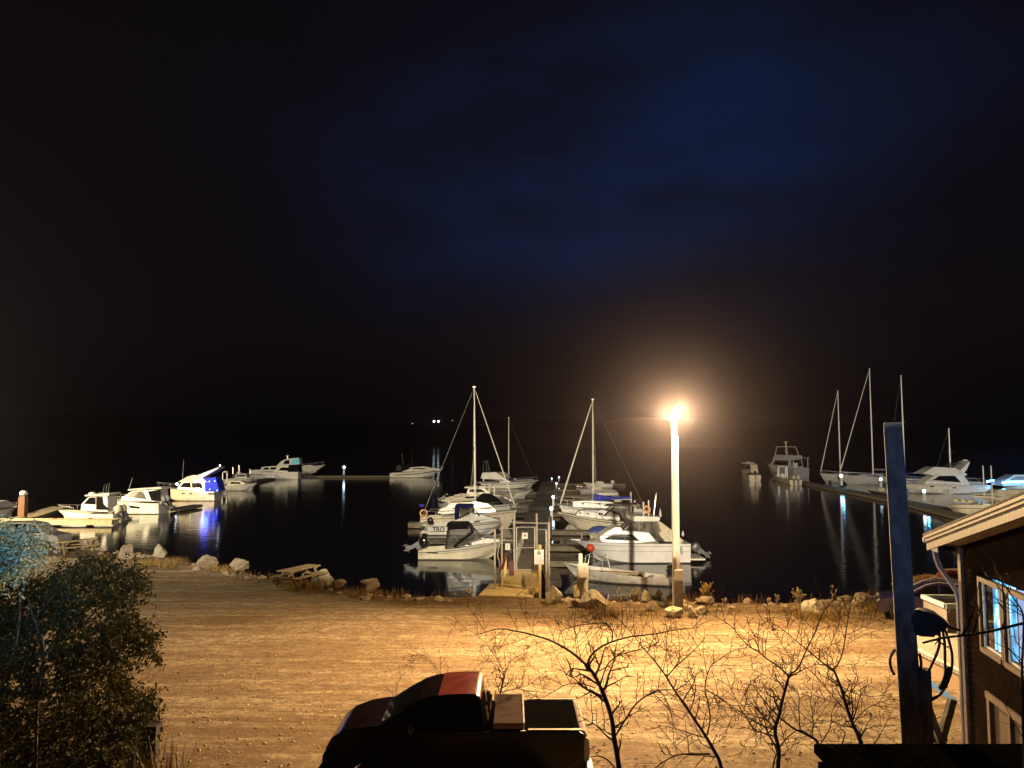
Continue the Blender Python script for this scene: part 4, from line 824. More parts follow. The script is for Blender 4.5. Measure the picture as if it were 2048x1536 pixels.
M().box((0, 0, 0), (1.0, .8, .6)).build('dock_box', whpl, None, loc=G(1897, 996, .5) + Vector((0, 0, .8)), bevel=.05); tag(bpy.context.scene.objects['dock_box'], 'small white dock box beside the walkway near the cream boat', 'box')

# ------------------------------------------------------------------ far shore
K = M(); rows = []
for i in range(61):
    x = lerp(-1700, 1700, i / 60); h = 62 + 38 * noise.noise(Vector((x * .0016, 3.1, 0))) + 16 * noise.noise(Vector((x * .008, 1.2, 0)))
    rows.append([(x, 1450, -1), (x, 1520, h * .35), (x, 1640, h * .8), (x, 1900, h), (x, 2300, h * .7)])
tag(K.grid(rows).build('hills', mat('dark_wooded_hill', (.02, .02, .018), .95), None, 60), kind='structure')
for i, (px, py, s, lab) in enumerate(((825, 848, .9, 'faint far lamp on the opposite shore, lowest and leftmost of four'), (868, 843.5, 1.9, 'bright far lamp on the opposite shore, left of the bright pair'), (877, 843.5, 1.9, 'bright far lamp on the opposite shore, right of the bright pair'), (905, 842, .8, 'faint far lamp on the opposite shore, rightmost of four'))):
    e = thing('shore_lamp', lab, 'lamp', P(px, py, 1400), 0, 'lamps on the opposite shore')
    M().tube([(0, 0, -48), (0, 0, 0)], .2, 5).build('pole', woodd, e); M().ball((0, 0, .8), s, 8).build('bulb', mat('far_lamp_glow%d' % (s > 1), (.9, .95, 1), emit=(.85, .92, 1), es=6 if s > 1 else .8), e)

# ------------------------------------------------------------------ water and ground
wm = bpy.data.materials.new('harbour_water'); wm.use_nodes = True
n = wm.node_tree.nodes; l = wm.node_tree.links; p = n['Principled BSDF']
p.inputs['Base Color'].default_value = (.0016, .0016, .0018, 1); p.inputs['Roughness'].default_value = .085; p.inputs['IOR'].default_value = 1.33
t = n.new('ShaderNodeTexCoord'); q = n.new('ShaderNodeMapping'); q.inputs['Scale'].default_value = (.5, 1.0, 1); l.new(t.outputs['Object'], q.inputs[0])
z = n.new('ShaderNodeTexNoise'); z.inputs['Scale'].default_value = 1.5; z.inputs['Detail'].default_value = 3; l.new(q.outputs[0], z.inputs['Vector'])
z2 = n.new('ShaderNodeTexNoise'); z2.inputs['Scale'].default_value = .05; l.new(t.outputs['Object'], z2.inputs['Vector'])
mr = n.new('ShaderNodeMapRange'); mr.inputs[1].default_value = .4; mr.inputs[2].default_value = .65; mr.inputs[3].default_value = .25; mr.inputs[4].default_value = .6; l.new(z2.outputs[0], mr.inputs[0])
bp = n.new('ShaderNodeBump'); bp.inputs['Distance'].default_value = .03; l.new(mr.outputs[0], bp.inputs['Strength']); l.new(z.outputs[0], bp.inputs['Height']); l.new(bp.outputs[0], p.inputs['Normal'])
tag(M().add([(-3000, 20, 0), (3000, 20, 0), (3000, 5000, 0), (-3000, 5000, 0)], [(0, 1, 2, 3)]).build('water', wm, None, 0), kind='structure')

shore = [(-400, 1060), (-150, 1075), (60, 1088), (165, 1098), (300, 1112), (400, 1133), (490, 1149), (560, 1163), (660, 1183), (760, 1194), (900, 1197), (1000, 1192), (1100, 1200), (1240, 1205), (1400, 1206), (1520, 1210), (1640, 1205), (1700, 1198), (1800, 1192), (1900, 1178), (2048, 1165), (2400, 1150)]
sp = [G(x, y, LOT) for x, y in shore]
def shore_y(x):
    for a, c in zip(sp, sp[1:]):
        if a.x <= x <= c.x: return lerp(a.y, c.y, (x - a.x) / (c.x - a.x))
    return sp[0].y if x < sp[0].x else sp[-1].y
def gz(x, y):
    """ground height: lot with soft relief and a rough bank down to the water"""
    e = shore_y(x) - y; w = .35 * noise.noise(Vector((x * .9, y * .4, 2))) ; e += w
    z = LOT + .03 * noise.noise(Vector((x * .25, y * .25, 0))) + .012 * noise.noise(Vector((x * 1.6, y * 1.6, 5)))
    if e < 1.6: z += .10 * max(0, 1 - abs(e - .6) / 1.0) * (1 + noise.noise(Vector((x * 1.3, y * 1.3, 8))))
    if e < 0: z -= min(2.2, -e * .75) - .16 * noise.noise(Vector((x * 2, y * 2, 3))) * min(1, -e)
    return z
rows = []
xs = [lerp(-62, 58, i / 420) for i in range(421)]
for j in range(150):
    v = j / 149; r = []
    for x in xs:
        y1 = shore_y(x) + 3.2; y = lerp(-4, y1, v ** .75); r.append((x, y, gz(x, y)))
    rows.append(r)
gm = bpy.data.materials.new('gravel'); gm.use_nodes = True
n = gm.node_tree.nodes; l = gm.node_tree.links; p = n['Principled BSDF']; p.inputs['Roughness'].default_value = .9; p.inputs['Specular IOR Level'].default_value = .25
t = n.new('ShaderNodeTexCoord')
def NZ(sc, det, scale=(1, 1, 1), rot=0.0, rough=.6):
    q = n.new('ShaderNodeMapping'); q.inputs['Scale'].default_value = scale; q.inputs['Rotation'].default_value = (0, 0, rot); l.new(t.outputs['Object'], q.inputs[0])
    z = n.new('ShaderNodeTexNoise'); z.inputs['Scale'].default_value = sc; z.inputs['Detail'].default_value = det; z.inputs['Roughness'].default_value = rough; l.new(q.outputs[0], z.inputs['Vector']); return z.outputs[0]
def MR(s, a, c, d=0.0, e=1.0):
    m = n.new('ShaderNodeMapRange'); m.inputs[1].default_value = a; m.inputs[2].default_value = c; m.inputs[3].default_value = d; m.inputs[4].default_value = e; l.new(s, m.inputs[0]); return m.outputs[0]
def MX(f, a, c, bt='MIX'):
    m = n.new('ShaderNodeMix'); m.data_type = 'RGBA'; m.blend_type = bt
    if hasattr(f, 'links'): l.new(f, m.inputs[0])
    else: m.inputs[0].default_value = f
    for i, v in ((6, a), (7, c)):
        if hasattr(v, 'links'): l.new(v, m.inputs[i])
        else: m.inputs[i].default_value = (*v, 1)
    return m.outputs[2]
tracks = MR(NZ(1.0, 6, (.13, 1.15, 1), .10, .7), .46, .60); patch = MR(NZ(.16, 4, (1, 1.5, 1)), .38, .62); fine = MR(NZ(7, 10, (1, 1, 1), 0, .92), .43, .58); med = MR(NZ(3.2, 7, (.5, 1, 1), 0, .7), .40, .60)
c1 = MX(patch, (.24, .15, .072), (.40, .30, .185)); c2 = MX(tracks, c1, (.60, .49, .34)); c3 = MX(MR(med, 0, 1, 0, .66), c2, (.19, .11, .052)); c4 = MX(MR(fine, 0, 1, 0, .8), c3, (.085, .05, .025))
l.new(c4, p.inputs['Base Color'])
bp = n.new('ShaderNodeBump'); bp.inputs['Strength'].default_value = .9; bp.inputs['Distance'].default_value = .03
ad = n.new('ShaderNodeMath'); ad.operation = 'MULTIPLY_ADD'; l.new(fine, ad.inputs[0]); ad.inputs[1].default_value = .6; l.new(med, ad.inputs[2]); l.new(ad.outputs[0], bp.inputs['Height']); l.new(bp.outputs[0], p.inputs['Normal'])
tag(M().grid(rows).build('ground', gm, None, 60), kind='structure')
# loose stones
def stone(c, r, seed, k):
    v = Vector((seed * 3.7, seed * 1.3, seed)); pts = [(0, 0, 1), (.9, 0, .35), (.28, .86, .35), (-.73, .53, .3), (-.73, -.53, .35), (.28, -.86, .3), (.73, .5, -.4), (-.3, .9, -.4), (-.9, 0, -.4), (-.3, -.9, -.4), (.73, -.5, -.4)]
    q = [(Vector(p) * (r * (1 + .35 * noise.noise(Vector(p) * 1.3 + v)))) for p in pts]; a = seed * 2.4
    q = [Vector((p.x * math.cos(a) - p.y * math.sin(a), p.x * math.sin(a) + p.y * math.cos(a), p.z * .62)) + Vector(c) for p in q]
    k.add(q, [(0, 1, 2), (0, 2, 3), (0, 3, 4), (0, 4, 5), (0, 5, 1), (1, 6, 2), (2, 7, 3), (3, 8, 4), (4, 9, 5), (5, 10, 1), (2, 6, 7), (3, 7, 8), (4, 8, 9), (5, 9, 10), (1, 10, 6)])
k = M()
for i in range(26000):
    y = 11.5 + 30 * rnd.random() ** 1.7; x = rnd.uniform(-.62, .6) * y
    if y > shore_y(x) - .2: continue
    r = .010 + .045 * rnd.random() ** 5; stone((x, y, gz(x, y) + r * .1), r, i, k)
for i in range(1300):
    x = rnd.uniform(-34, 26); y = shore_y(x) + rnd.uniform(-1.1, 1.6); r = (.03 + .24 * rnd.random() ** 4) * (.2 if -2.6 < x < 1.7 else 1); stone((x, y, gz(x, y) + r * .0), r, i, k)
tag(k.build('loose_gravel', mat('gravel_stone', (.44, .36, .25), .9, amt=.3, ns=1.3), None, 0), 'loose gravel and pebbles strewn over the lot and its bank', kind='stuff')
# painted blue line by the building
A = G(1812, 1330, LOT); B_ = G(1907, 1402, LOT); w = Vector((.10, -.05, 0)); k = M()
rr = []
for i in range(13):
    c = A.lerp(B_, i / 12); rr.append([(c.x - w.x, c.y - w.y, gz(c.x - w.x, c.y - w.y) + .014), (c.x + w.x, c.y + w.y, gz(c.x + w.x, c.y + w.y) + .014)])
tag(k.grid(rr).build('parking_line', mat('blue_line_paint', (.03, .16, .48), .6, amt=.2, ns=9), None, 0), kind='structure')

# ------------------------------------------------------------------ rocks
def rock(px, py, wpx, hpx, lab, m=rockm, seed=0, dz=0.0, flat=.8):
    D = F * (CAMZ - LOT) / (py - 885); r = wpx / 2 * D / F * 1.1; h = hpx * D / F * 1.12; c = G(px, py, LOT); c.y += r * .25
    bm = bmesh.new(); bmesh.ops.create_icosphere(bm, subdivisions=4, radius=1)
    sv = Vector((seed * 5.1, seed * 2.3, seed)); cuts = [(Vector((rnd.uniform(-1, 1), rnd.uniform(-1, 1), rnd.uniform(-.5, 1))).normalized(), rnd.uniform(.42, .78)) for _ in range(11)]
    for v in bm.verts:
        p = v.co.copy()
        for nn, dd in cuts:
            e_ = p.dot(nn) - dd
            if e_ > 0: p -= nn * e_ * .92
        p *= 1 + .16 * noise.noise(p * 1.4 + sv) + .10 * noise.noise(p * 4 + sv) + .03 * noise.noise(p * 11 + sv)
        v.co = (p.x * r * 1.12, p.y * r * flat, p.z * h * .68)
    me = bpy.data.meshes.new('boulder'); bm.to_mesh(me); bm.free(); me.shade_smooth(); me.set_sharp_from_angle(angle=R(30)); me.materials.append(m)
    o = bpy.data.objects.new('boulder', me); C.objects.link(o); o.location = (c.x, c.y, max(gz(c.x, c.y), LOT - .08) + h * .36 + dz); tag(o, lab, 'rock', 'boulders along the shore'); return o
for a in ((186, 1102, 24, 24, 'dark pointed boulder just right of the left picnic table', rockd), (250, 1118, 36, 24, 'brown blocky boulder with grass tuft on top, left shore', rockd), (320, 1115, 33, 25, 'pale pointed boulder left of the blue reflection', rockm), (413, 1130, 38, 25, 'rounded boulder directly below the blue reflection', rockd), (476, 1138, 34, 22, 'brown boulder between blue reflection and picnic table', rockd),
          (643, 1166, 36, 26, 'rounded pale boulder at the right end of the picnic table', rockm), (678, 1168, 30, 11, 'low flat stone between two boulders right of the picnic table', rockd), (734, 1174, 38, 21, 'pale oval boulder midway between picnic table and ramp', rockm), (1110, 1210, 44, 36, 'pale angular boulder right of the ramp with one dark side', rockm), (1190, 1218, 50, 38, 'cracked boulder below the white kiosk box', rockm), (1152, 1216, 22, 18, 'small stone between the two boulders beside the kiosk', rockd),
          (1293, 1207, 36, 20, 'pale pointed rock left of the lamp pole', rockm), (1307, 1222, 26, 20, 'brown rock in grass left of the lamp pole foot', rockd), (1348, 1235, 34, 24, 'smooth white boulder in front of the lamp pole', rockm), (1384, 1236, 22, 22, 'greenish boulder just right of the lamp pole foot', rockd), (1400, 1229, 28, 18, 'white pointed stone right of the lamp pole foot', rockm), (1413, 1214, 38, 16, 'low mossy stone on the bank right of the lamp pole', rockd), (1498, 1211, 22, 9, 'lone rounded stone on the bank edge at mid right', rockd),
          (1635, 1232, 52, 30, 'white boulder with yellow grass at its foot, behind the bare tree', rockm), (1690, 1204, 34, 10, 'sandy hump of stone left of the big yellow boulder', rockd), (1727, 1212, 44, 30, 'big yellow boulder beside the purple car', rockd)):
    rock(*a, seed=len(a[4]) + a[0] * .1)
# long curb timbers by the lamp pole
for (a, c, lab) in (((1312, 1211), (1335, 1216), 'pale squared timber left of the lamp pole foot'), ((1357, 1217), (1376, 1221), 'pale squared timber right of the lamp pole foot')):
    p0 = G(*a, LOT); p1 = G(*c, LOT); tag(M().beam((0, 0, .1), p1 - p0 + Vector((0, 0, .1)), .2, .2).build('squared_timber', woody, None, loc=p0, bevel=.02), lab, 'timber')

# ------------------------------------------------------------------ grass and weeds on the bank
def blade(k, x, y, z, h, w, lean, a):
    dx, dy = math.cos(a), math.sin(a); p0 = Vector((x, y, z)); p1 = p0 + Vector((dx * lean * .4, dy * lean * .4, h * .6)); p2 = p0 + Vector((dx * lean, dy * lean, h))
    s = Vector((-dy, dx, 0)) * w; k.add([p0 - s, p0 + s, p1 + s * .7, p1 - s * .7, p2], [(0, 1, 2, 3), (3, 2, 4)])
dry = mat('dry_yellow_grass', (.34, .24, .05), .8, col2=(.20, .11, .03), ns=1.5); brn = mat('rusty_weed', (.22, .11, .035), .85, col2=(.12, .06, .02), ns=1.5)
def patch_(name, lab, m, spots, n, h, r=.7):
    k = M()
    for px, py, rad in spots:
        c = G(px, py, LOT)
        for i in range(int(n * rad * rnd.uniform(.0, 1) ** 2 * .55)):
            a = rnd.uniform(0, 6.28); q = rad * r * math.sqrt(rnd.random()); x, y = c.x + math.cos(a) * q, c.y + math.sin(a) * q * .8
            blade(k, x, y, gz(x, y) - .02, h * rnd.uniform(.4, 1.5), .009, rnd.uniform(.03, .16), rnd.uniform(0, 6.28))
    return tag(k.build(name, m, None, 0), lab, kind='stuff')
sp1 = [(x, lerp(1118, 1142, (x - 200) / 270) + rnd.uniform(-2, 9), rnd.uniform(.3, .9)) for x in range(205, 500, 16)] + [(x, lerp(1168, 1200, (x - 560) / 220) + rnd.uniform(-6, 8), 1.2) for x in range(560, 780, 12)]
patch_('dry_grass', 'dry yellow grass along the gravel bank', dry, sp1 + [(1150, 1226, .9), (1090, 1215, .8), (1180, 1236, 1.0), (1215, 1232, .9), (1300, 1232, .8), (1330, 1240, .7), (1370, 1244, .9), (1400, 1243, .8), (1428, 1228, 1.0), (1440, 1232, .8), (1600, 1228, 1.3), (1640, 1240, 1.2), (1615, 1236, 1.0), (1670, 1232, .9), (1740, 1225, 1.2), (1760, 1222, .8), (1720, 1220, .9), (1240, 1212, .9), (1270, 1206, .7)], 420, .30)
patch_('rusty_weeds', 'rust brown weeds between the shore boulders', brn, [(x, shore[0][1] * 0 + (885 + F * (CAMZ - LOT) / (shore_y(G(x, 1190, LOT).x) - .5)), .9) for x in list(range(500, 900, 30)) + list(range(1180, 1460, 14)) + list(range(1480, 1760, 40))] + [(1190, 1228, 1.2), (1210, 1240, .8), (620, 1175, 1.2), (350, 1128, 1.3), (440, 1142, 1.2)], 260, .34)
# tall seed-head plants
def weed(px, py, hpx, lab, heads=9, m=brn, spread=.35, hm=None):
    c = G(px, py, LOT); c.z = gz(c.x, c.y) - .02; D = c.y; h = hpx * D / F; e = thing('tall_weed', lab, 'weed', c, 0, 'tall weeds on the bank'); k = M(); q = M()
    for i in range(heads):
        a = rnd.uniform(0, 6.28); s = spread * h * rnd.random(); t = Vector((math.cos(a) * s, math.sin(a) * s, h * rnd.uniform(.55, 1)))
        k.tube([(0, 0, 0), (t.x * .3, t.y * .3, t.z * .5), t], [.014, .01, .006], 4)
        for j in range(3): b2 = Vector((t.x * .6, t.y * .6, t.z * .72)); d = Vector((rnd.uniform(-.16, .16), rnd.uniform(-.16, .16), rnd.uniform(.05, .25))) * h; k.tube([b2, b2 + d], [.007, .004], 3); q.ball(b2 + d, .022 * rnd.uniform(.7, 1.5), 5)
        q.ball(t, .03, 5)
        for j in range(5): blade(q, t.x * rnd.random(), t.y * rnd.random(), t.z * rnd.uniform(.1, .7), .12, .02, .1, rnd.uniform(0, 6.28))
    k.build('stem', m, e, 0); q.build('foliage', hm or mat('seed_head', (.42, .34, .2), .8), e, 0)
weed(1412, 1208, 40, 'bushy tall weed right of the lamp pole', 20, dry, .45, dry); weed(1276, 1205, 30, 'reddish seeded weed before the skiff, left of the pale rock', 9)
weed(1258, 1204, 24, 'small seeded weed just left of the reddish weed', 6); weed(1240, 1203, 34, 'thin tall dry stalk in front of the skiff middle', 4, dry, .5)
weed(1318, 1208, 26, 'brown weed clump between pale rock and lamp pole', 12); weed(1536, 1212, 16, 'small curled weed on the bank edge at mid right', 3, dry); weed(1555, 1212, 20, 'slender weed on the bank edge beside the curled one', 3)
weed(1598, 1214, 34, 'branching seeded weed left of the white boulder', 13, dry, .5); weed(1664, 1206, 34, 'single tall stalk above the white boulder', 2); weed(937, 1199, 16, 'low leafy weed left of the ramp boards', 8, dry); weed(910, 1199, 9, 'tiny weed at the water left of the ramp boards', 4)
weed(1448, 1212, 14, 'small weed on the bank right of the bushy one', 5); weed(1063, 1196, 30, 'thin weeds beside the right rail of the ramp', 7, brn, .3)

# ------------------------------------------------------------------ lamp pole and kiosk
pb = Vector((6.62, 31.5, LOT - .1)); pt = LP.z - .55
e = thing('street_lamp', 'tall pale timber lamp pole with a glaring lamp, standing at the shore', 'street lamp', pb)
M().tube([(0, 0, 0), (0, 0, 2), (-.02, 0, pt - pb.z)], [.17, .16, .115], 14).build('pole', mat('pale_pole', (.62, .58, .48), .75, col2=(.42, .38, .3), ns=3, scale=(4, 4, .6), bump=.3, bs=12), e)
M().tube([(.10, -.10, 1.6), (.11, -.11, pt - pb.z - .5)], .03, 6).build('conduit', whpl, e); M().tube([(.13, -.06, .5), (.13, -.06, 2.0)], .05, 6).build('conduit', galv, e)
M().box((.02, -.18, .85), (.36, .16, 1.25)).build('utility_cover', concr, e, bevel=.015); M().box((.05, -.2, 1.62), (.33, .24, .42)).build('meter_box', whp, e, bevel=.02); M().box((-.08, -.06, 1.9), (.12, .24, .8)).build('board', woodp, e)
k = M(); k.tube([(0, 0, pt - pb.z - .1), (.06, -.12, pt - pb.z + .25), (.12, -.24, pt - pb.z + .45)], .035, 8); k.box((-.02, 0, pt - pb.z + .05), (.2, .2, .3)); k.tube([(-.18, 0, pt - pb.z + .25), (-.1, 0, pt - pb.z + .34), (0, 0, pt - pb.z + .1)], .03, 6); k.build('bracket', galv, e)
hd = M().lathe([(.05, .34), (.10, .30), (.13, .16), (.18, .10), (.18, .07)], (.10, -.02, pt - pb.z + .36), 14).build('lamp_head', galv, e); M().ball((.10, -.04, pt - pb.z + .36), .20, 14).build('lamp_glass', mat('lamp_glow', (1, .9, .7), emit=(1, .80, .50), es=60), hd)
M().ball((-.22, 0, pt - pb.z + .27), .07, 10).build('light_sensor', whpl, e)
e = thing('power_kiosk', 'white box and capped post on a board panel, behind the cracked boulder', 'kiosk', G(1166, 1193, LOT)); s_ = 35.0 / F * 1
M().box((0, .12, .7), (.52, .1, 1.45)).build('panel', whp, e, bevel=.01); M().box((-.02, -.08, 1.12), (.46, .3, .56)).build('white_box', whp, e, bevel=.02); M().box((-.1, .02, 1.6), (.16, .16, .55)).build('capped_post', whp, e, bevel=.02)
M().tube([(.02, -.05, 0), (.02, -.05, .85)], .05, 6).build('conduit', galv, e); M().box((-.34, .0, .28), (.14, .12, .6)).build('stub_post', woody, e)

# ------------------------------------------------------------------ picnic tables
def picnic(lab, loc, rz, sc=1.0):
    e = thing('picnic_table', lab, 'picnic table', loc, rz, 'timber picnic tables on the shore'); e.scale = (sc, sc, sc)
    k = M()
    for i in range(5): k.box((0, -.30 + .15 * i, .75), (2.2, .14, .045))
    k.build('table_top', woodt, e, 0)
    for sg in (1, -1):
        k = M(); k.box((0, sg * .72, .45), (2.2, .13, .045)); k.box((0, sg * .58, .45), (2.2, .13, .045)); k.build('bench', woodt, e, 0)
        for x in (-.8, .8): M().beam((x, sg * .62, 0), (x, sg * .22, .72), .04, .10).build('leg', woodt, e, 0)
    k = M()
    for x in (-.8, .8): k.box((x + .05, 0, .40), (.04, 1.5, .09)); k.box((x + .05, 0, .70), (.04, .72, .08))
    k.beam((-.75, 0, .42), (-.3, 0, .71), .04, .07); k.beam((.75, 0, .42), (.3, 0, .71), .04, .07); k.build('brace', woodt, e, 0)
    return e
p0 = P(596, 1140, 36.9); picnic('pale timber picnic table left of centre, standing alone on the bank', (p0.x, p0.y + .2, gz(p0.x, p0.y) + .03), R(64))
c = G(150, 1106, LOT); picnic('dark picnic table at the left behind the leafy bush', (c.x, c.y, gz(c.x, c.y)), R(48))
c = P(1845, 1148, 35.0); picnic('picnic table at the right beside orange weed, behind the purple car', (c.x, c.y, LOT + .02), R(28))
c = G(1852, 1203, LOT); e = thing('autumn_shrub', 'orange autumn shrub under the right picnic table', 'shrub', (G(1822, 1200, LOT).x, 32.6, LOT)); k = M()
for i in range(500): a = rnd.uniform(0, 6.28); q = .35 * math.sqrt(rnd.random()); blade(k, math.cos(a) * q, math.sin(a) * q, rnd.uniform(0, 1.2), .14, .03, .1, a)
k.build('foliage', mat('orange_leaf', (.42, .18, .03), .7), e, 0); M().tube([(0, 0, 0), (0, 0, 1.0)], .03, 5).build('stem', barkm, e)
e = thing('red_rowboat', 'upturned reddish rowing boat and red gear on the bank at far right', 'boat', (G(1902, 1190, LOT).x, 34.4, LOT + .1), R(10)); M().lathe([(.02, -1.9), (.4, -1.5), (.6, 0), (.45, 1.5), (.3, 1.8)], (0, 0, .2), 12, 'X').build('hull', mat('dull_red_hull', (.30, .11, .06), .6), e); M().box((-.5, 0, .95), (1.1, .5, .25), rz=.3).build('red_tarp', redm, e, bevel=.08)
e = thing('dock_ramp_boards', 'stacked pale boards leaning beside the red rowboat at far right', 'boards', (G(1925, 1185, LOT).x, 35.6, LOT)); [M().box((.1 * i, .1 * i, .5 + .12 * i), (2.6, .3, .06), rz=.2).build('board', woodt, e, 0) for i in range(5)]
# ------------------------------------------------------------------ vehicles
def wheel(par, c, r=.34, w=.22, axis='Y', spokes=5):
    o = M().lathe([(r * .62, -w / 2), (r * .93, -w / 2), (r, -w / 2 + .03), (r, w / 2 - .03), (r * .93, w / 2), (r * .62, w / 2)], c, 28, axis).build('wheel', tyre, par)
    for sg in (1, -1):
        k = M(); cc = Vector(c)
        k.torus(cc + Vector((0, sg * w * .42, 0)), r * .60, .02, 'Y', 24, 6)
        for i in range(spokes):
            a = 6.283 * i / spokes + .3; d = Vector((math.cos(a), 0, math.sin(a))); t = Vector((-d.z, 0, d.x))
            y = Vector((0, sg * w * .44, 0)); p = [cc + y + d * r * .08 + t * r * .10, cc + y + d * r * .60 + t * r * .07, cc + y + d * r * .60 - t * r * .07, cc + y + d * r * .08 - t * r * .10]
            k.add([v for v in p] + [v - y * .4 for v in p], [(0, 1, 2, 3), (7, 6, 5, 4), (0, 4, 5, 1), (1, 5, 6, 2), (2, 6, 7, 3), (3, 7, 4, 0)])
        k.ball(cc + Vector((0, sg * w * .44, 0)), r * .14, 10, (1, .5, 1)); k.build('rim', chrome, o)
    return o
def car(name, lab, cat, loc, rz, L, Wd, prof, belt, glass, paint, wx=(-.3, .3), wr=.33, group=None):
    """prof: body outline (x,z) front at -x; belt height splits body and greenhouse"""
    e = thing(name, lab, cat, loc, rz, group)
    body, house = prof
    def wf(sg, e0=0.0): return lambda x, z: sg * (Wd / 2 * (1 - .10 * max(0, (abs(x) - L * .36) / (L * .14)) ** 2) * (1 - .05 * max(0, (belt * .55 - z)) / belt) - .03 * max(0, z - belt * .75) + e0)
    B = []
    pl = list(body)
    bot = []
    for wxx in wx:            # cut wheel arches in the sill line
        for i in range(9): a = math.pi * i / 8; bot.append((wxx * L - (wr + .06) * math.cos(a), .30 + (wr + .06) * math.sin(a) * .98 - .02))
    poly = pl + [(x, z) for x, z in reversed(bot)]
    M().prism(poly, wf(1), wf(-1)).build('body', paint, e, 32, .02)
    def hf(sg, e0=0.0): return lambda x, z: sg * (Wd / 2 * .97 - .34 * max(0, z - belt) / .6 * .6 - .02 + e0)
    M().prism(house, hf(1), hf(-1)).build('cabin', paint, e, 32, .03)
    for sg in (1, -1):
        for g in glass: M().prism(g, hf(sg, -.02), hf(sg, .008)).build('window', dgl, e, 0)
    for wxx in wx:
        for sg in (1, -1): wheel(e, (wxx * L, sg * (Wd / 2 - .11), wr), wr)
    return e, hf
purple = mat('purple_paint', (.030, .018, .085), .25, amt=.08, coat=1.0)
c = G(1777, 1241, LOT)
cx = Vector((c.x, c.y, 0)) ; rz = R(-24); fr = Vector((-1.28, -.76, 0)); dr = Matrix.Rotation(rz, 3, 'Z') @ fr
e, hf = car('parked_car', 'purple compact car with alloy wheels parked between the post and the boulder', 'car', (cx.x - dr.x + .42, cx.y - dr.y, LOT), rz, 4.1, 1.74,
    ([(-2.05, .30), (-2.05, .62), (-1.9, .78), (-1.0, .95), (1.6, 1.0), (2.0, .92), (2.05, .35)], [(-1.05, .94), (-.35, 1.36), (.1, 1.47), (.9, 1.44), (1.75, 1.0)]), .95,
    ([(-.85, .98), (-.32, 1.32), (.05, 1.41), (.08, .99)], [(.16, .99), (.14, 1.41), (.85, 1.38), (1.4, 1.02)]), purple, (-.312, .30))
for sg in (1, -1): M().box((-1.98, sg * .62, .70), (.12, .30, .14)).build('headlight', mat('headlight_glass', (.6, .6, .6), .1, coat=1), e, bevel=.03); M().tube([(-1.0, sg * .62, .99), (-.33, sg * .56, 1.38), (.1, sg * .54, 1.5), (.9, sg * .55, 1.47), (1.7, sg * .62, 1.04)], .018, 6).build('roof_trim', chrome, e)
# pale pickup bed / trailer nearer than the purple car
pale = mat('pale_beige_paint', (.22, .20, .19), .45, amt=.12, ns=2)
e = thing('utility_trailer', 'pale beige box trailer with light blue top rails parked before the purple car', 'trailer', (G(1872, 1262, LOT).x + .5, 26.6, LOT), R(-3))
k = M(); k.box((0, -.78, .95), (2.9, .05, .8)); k.box((0, .78, .95), (2.9, .05, .8)); k.box((-1.45, 0, .95), (.05, 1.6, .8)); k.box((1.45, 0, .95), (.05, 1.6, .8)); k.box((0, 0, .58), (2.9, 1.6, .06)); k.build('box_side', pale, e, 0)
k = M(); lb = mat('light_blue_rail', (.42, .52, .58), .4); k.box((0, -.8, 1.42), (3.0, .12, .16)); k.box((0, .8, 1.42), (3.0, .12, .12)); k.box((-1.5, 0, 1.42), (.12, 1.6, .14)); k.build('top_rail', lb, e, 0, .01)
k = M(); k.beam((-1.4, -.84, 1.3), (.6, -.84, .55), .05, .14); k.box((0, -.82, 1.2), (2.9, .03, .05)); k.box((0, -.82, .9), (2.9, .03, .05)); k.build('brace', pale, e, 0); wheel(e, (0, -.75, .33)); wheel(e, (0, .75, .33))
e = thing('low_platform', 'low grey deck platform with brown side boards behind the hanging hose', 'platform', (0, 0, 0)); z1 = LOT + .62
q = [G(1800, 1258, z1), G(1915, 1268, z1), G(1925, 1345, z1), G(1806, 1285, z1)]
k = M(); k.add([v for v in q] + [v - Vector((0, 0, .12)) for v in q], [(0, 1, 2, 3), (7, 6, 5, 4), (0, 4, 5, 1), (1, 5, 6, 2), (2, 6, 7, 3), (3, 7, 4, 0)]); k.build('deck_slab', concr, e, 0, .01)
k = M(); q2 = [v + (Vector((15.2, 24, 0)) - v) * .02 for v in q]; zz = .118; k.add([Vector((v.x, v.y, z1 - zz)) for v in q2] + [Vector((v.x, v.y, LOT - .02)) for v in q2], [(0, 4, 5, 1), (1, 5, 6, 2), (2, 6, 7, 3), (3, 7, 4, 0)]); k.build('side_board', mat('brown_board', (.30, .20, .12), .8, scale=(1, 1, 8)), e, 0)
M().beam(q[3] + Vector((0, 0, .02)), q[2] + Vector((0, 0, .02)), .07, .05).build('white_edge', whp, e, 0)
c = G(62, 1100, LOT)
e, hf = car('silver_car', 'silver van half hidden behind the blue lit bush at the left edge', 'car', (c.x - .6, c.y + .9, LOT), R(180), 4.5, 1.8,
    ([(-2.2, .30), (-2.25, .62), (-2.1, .88), (-1.3, 1.0), (2.1, 1.05), (2.2, .9), (2.2, .35)], [(-1.35, .98), (-.7, 1.60), (0, 1.72), (1.9, 1.68), (2.15, 1.04)]), 1.0,
    ([(-1.1, 1.03), (-.65, 1.52), (.1, 1.62), (.1, 1.03)], [(.2, 1.03), (.2, 1.62), (1.7, 1.58), (1.9, 1.05)]), mat('silver_paint', (.5, .48, .46), .3, .3, coat=.6), (-.31, .31), .36)
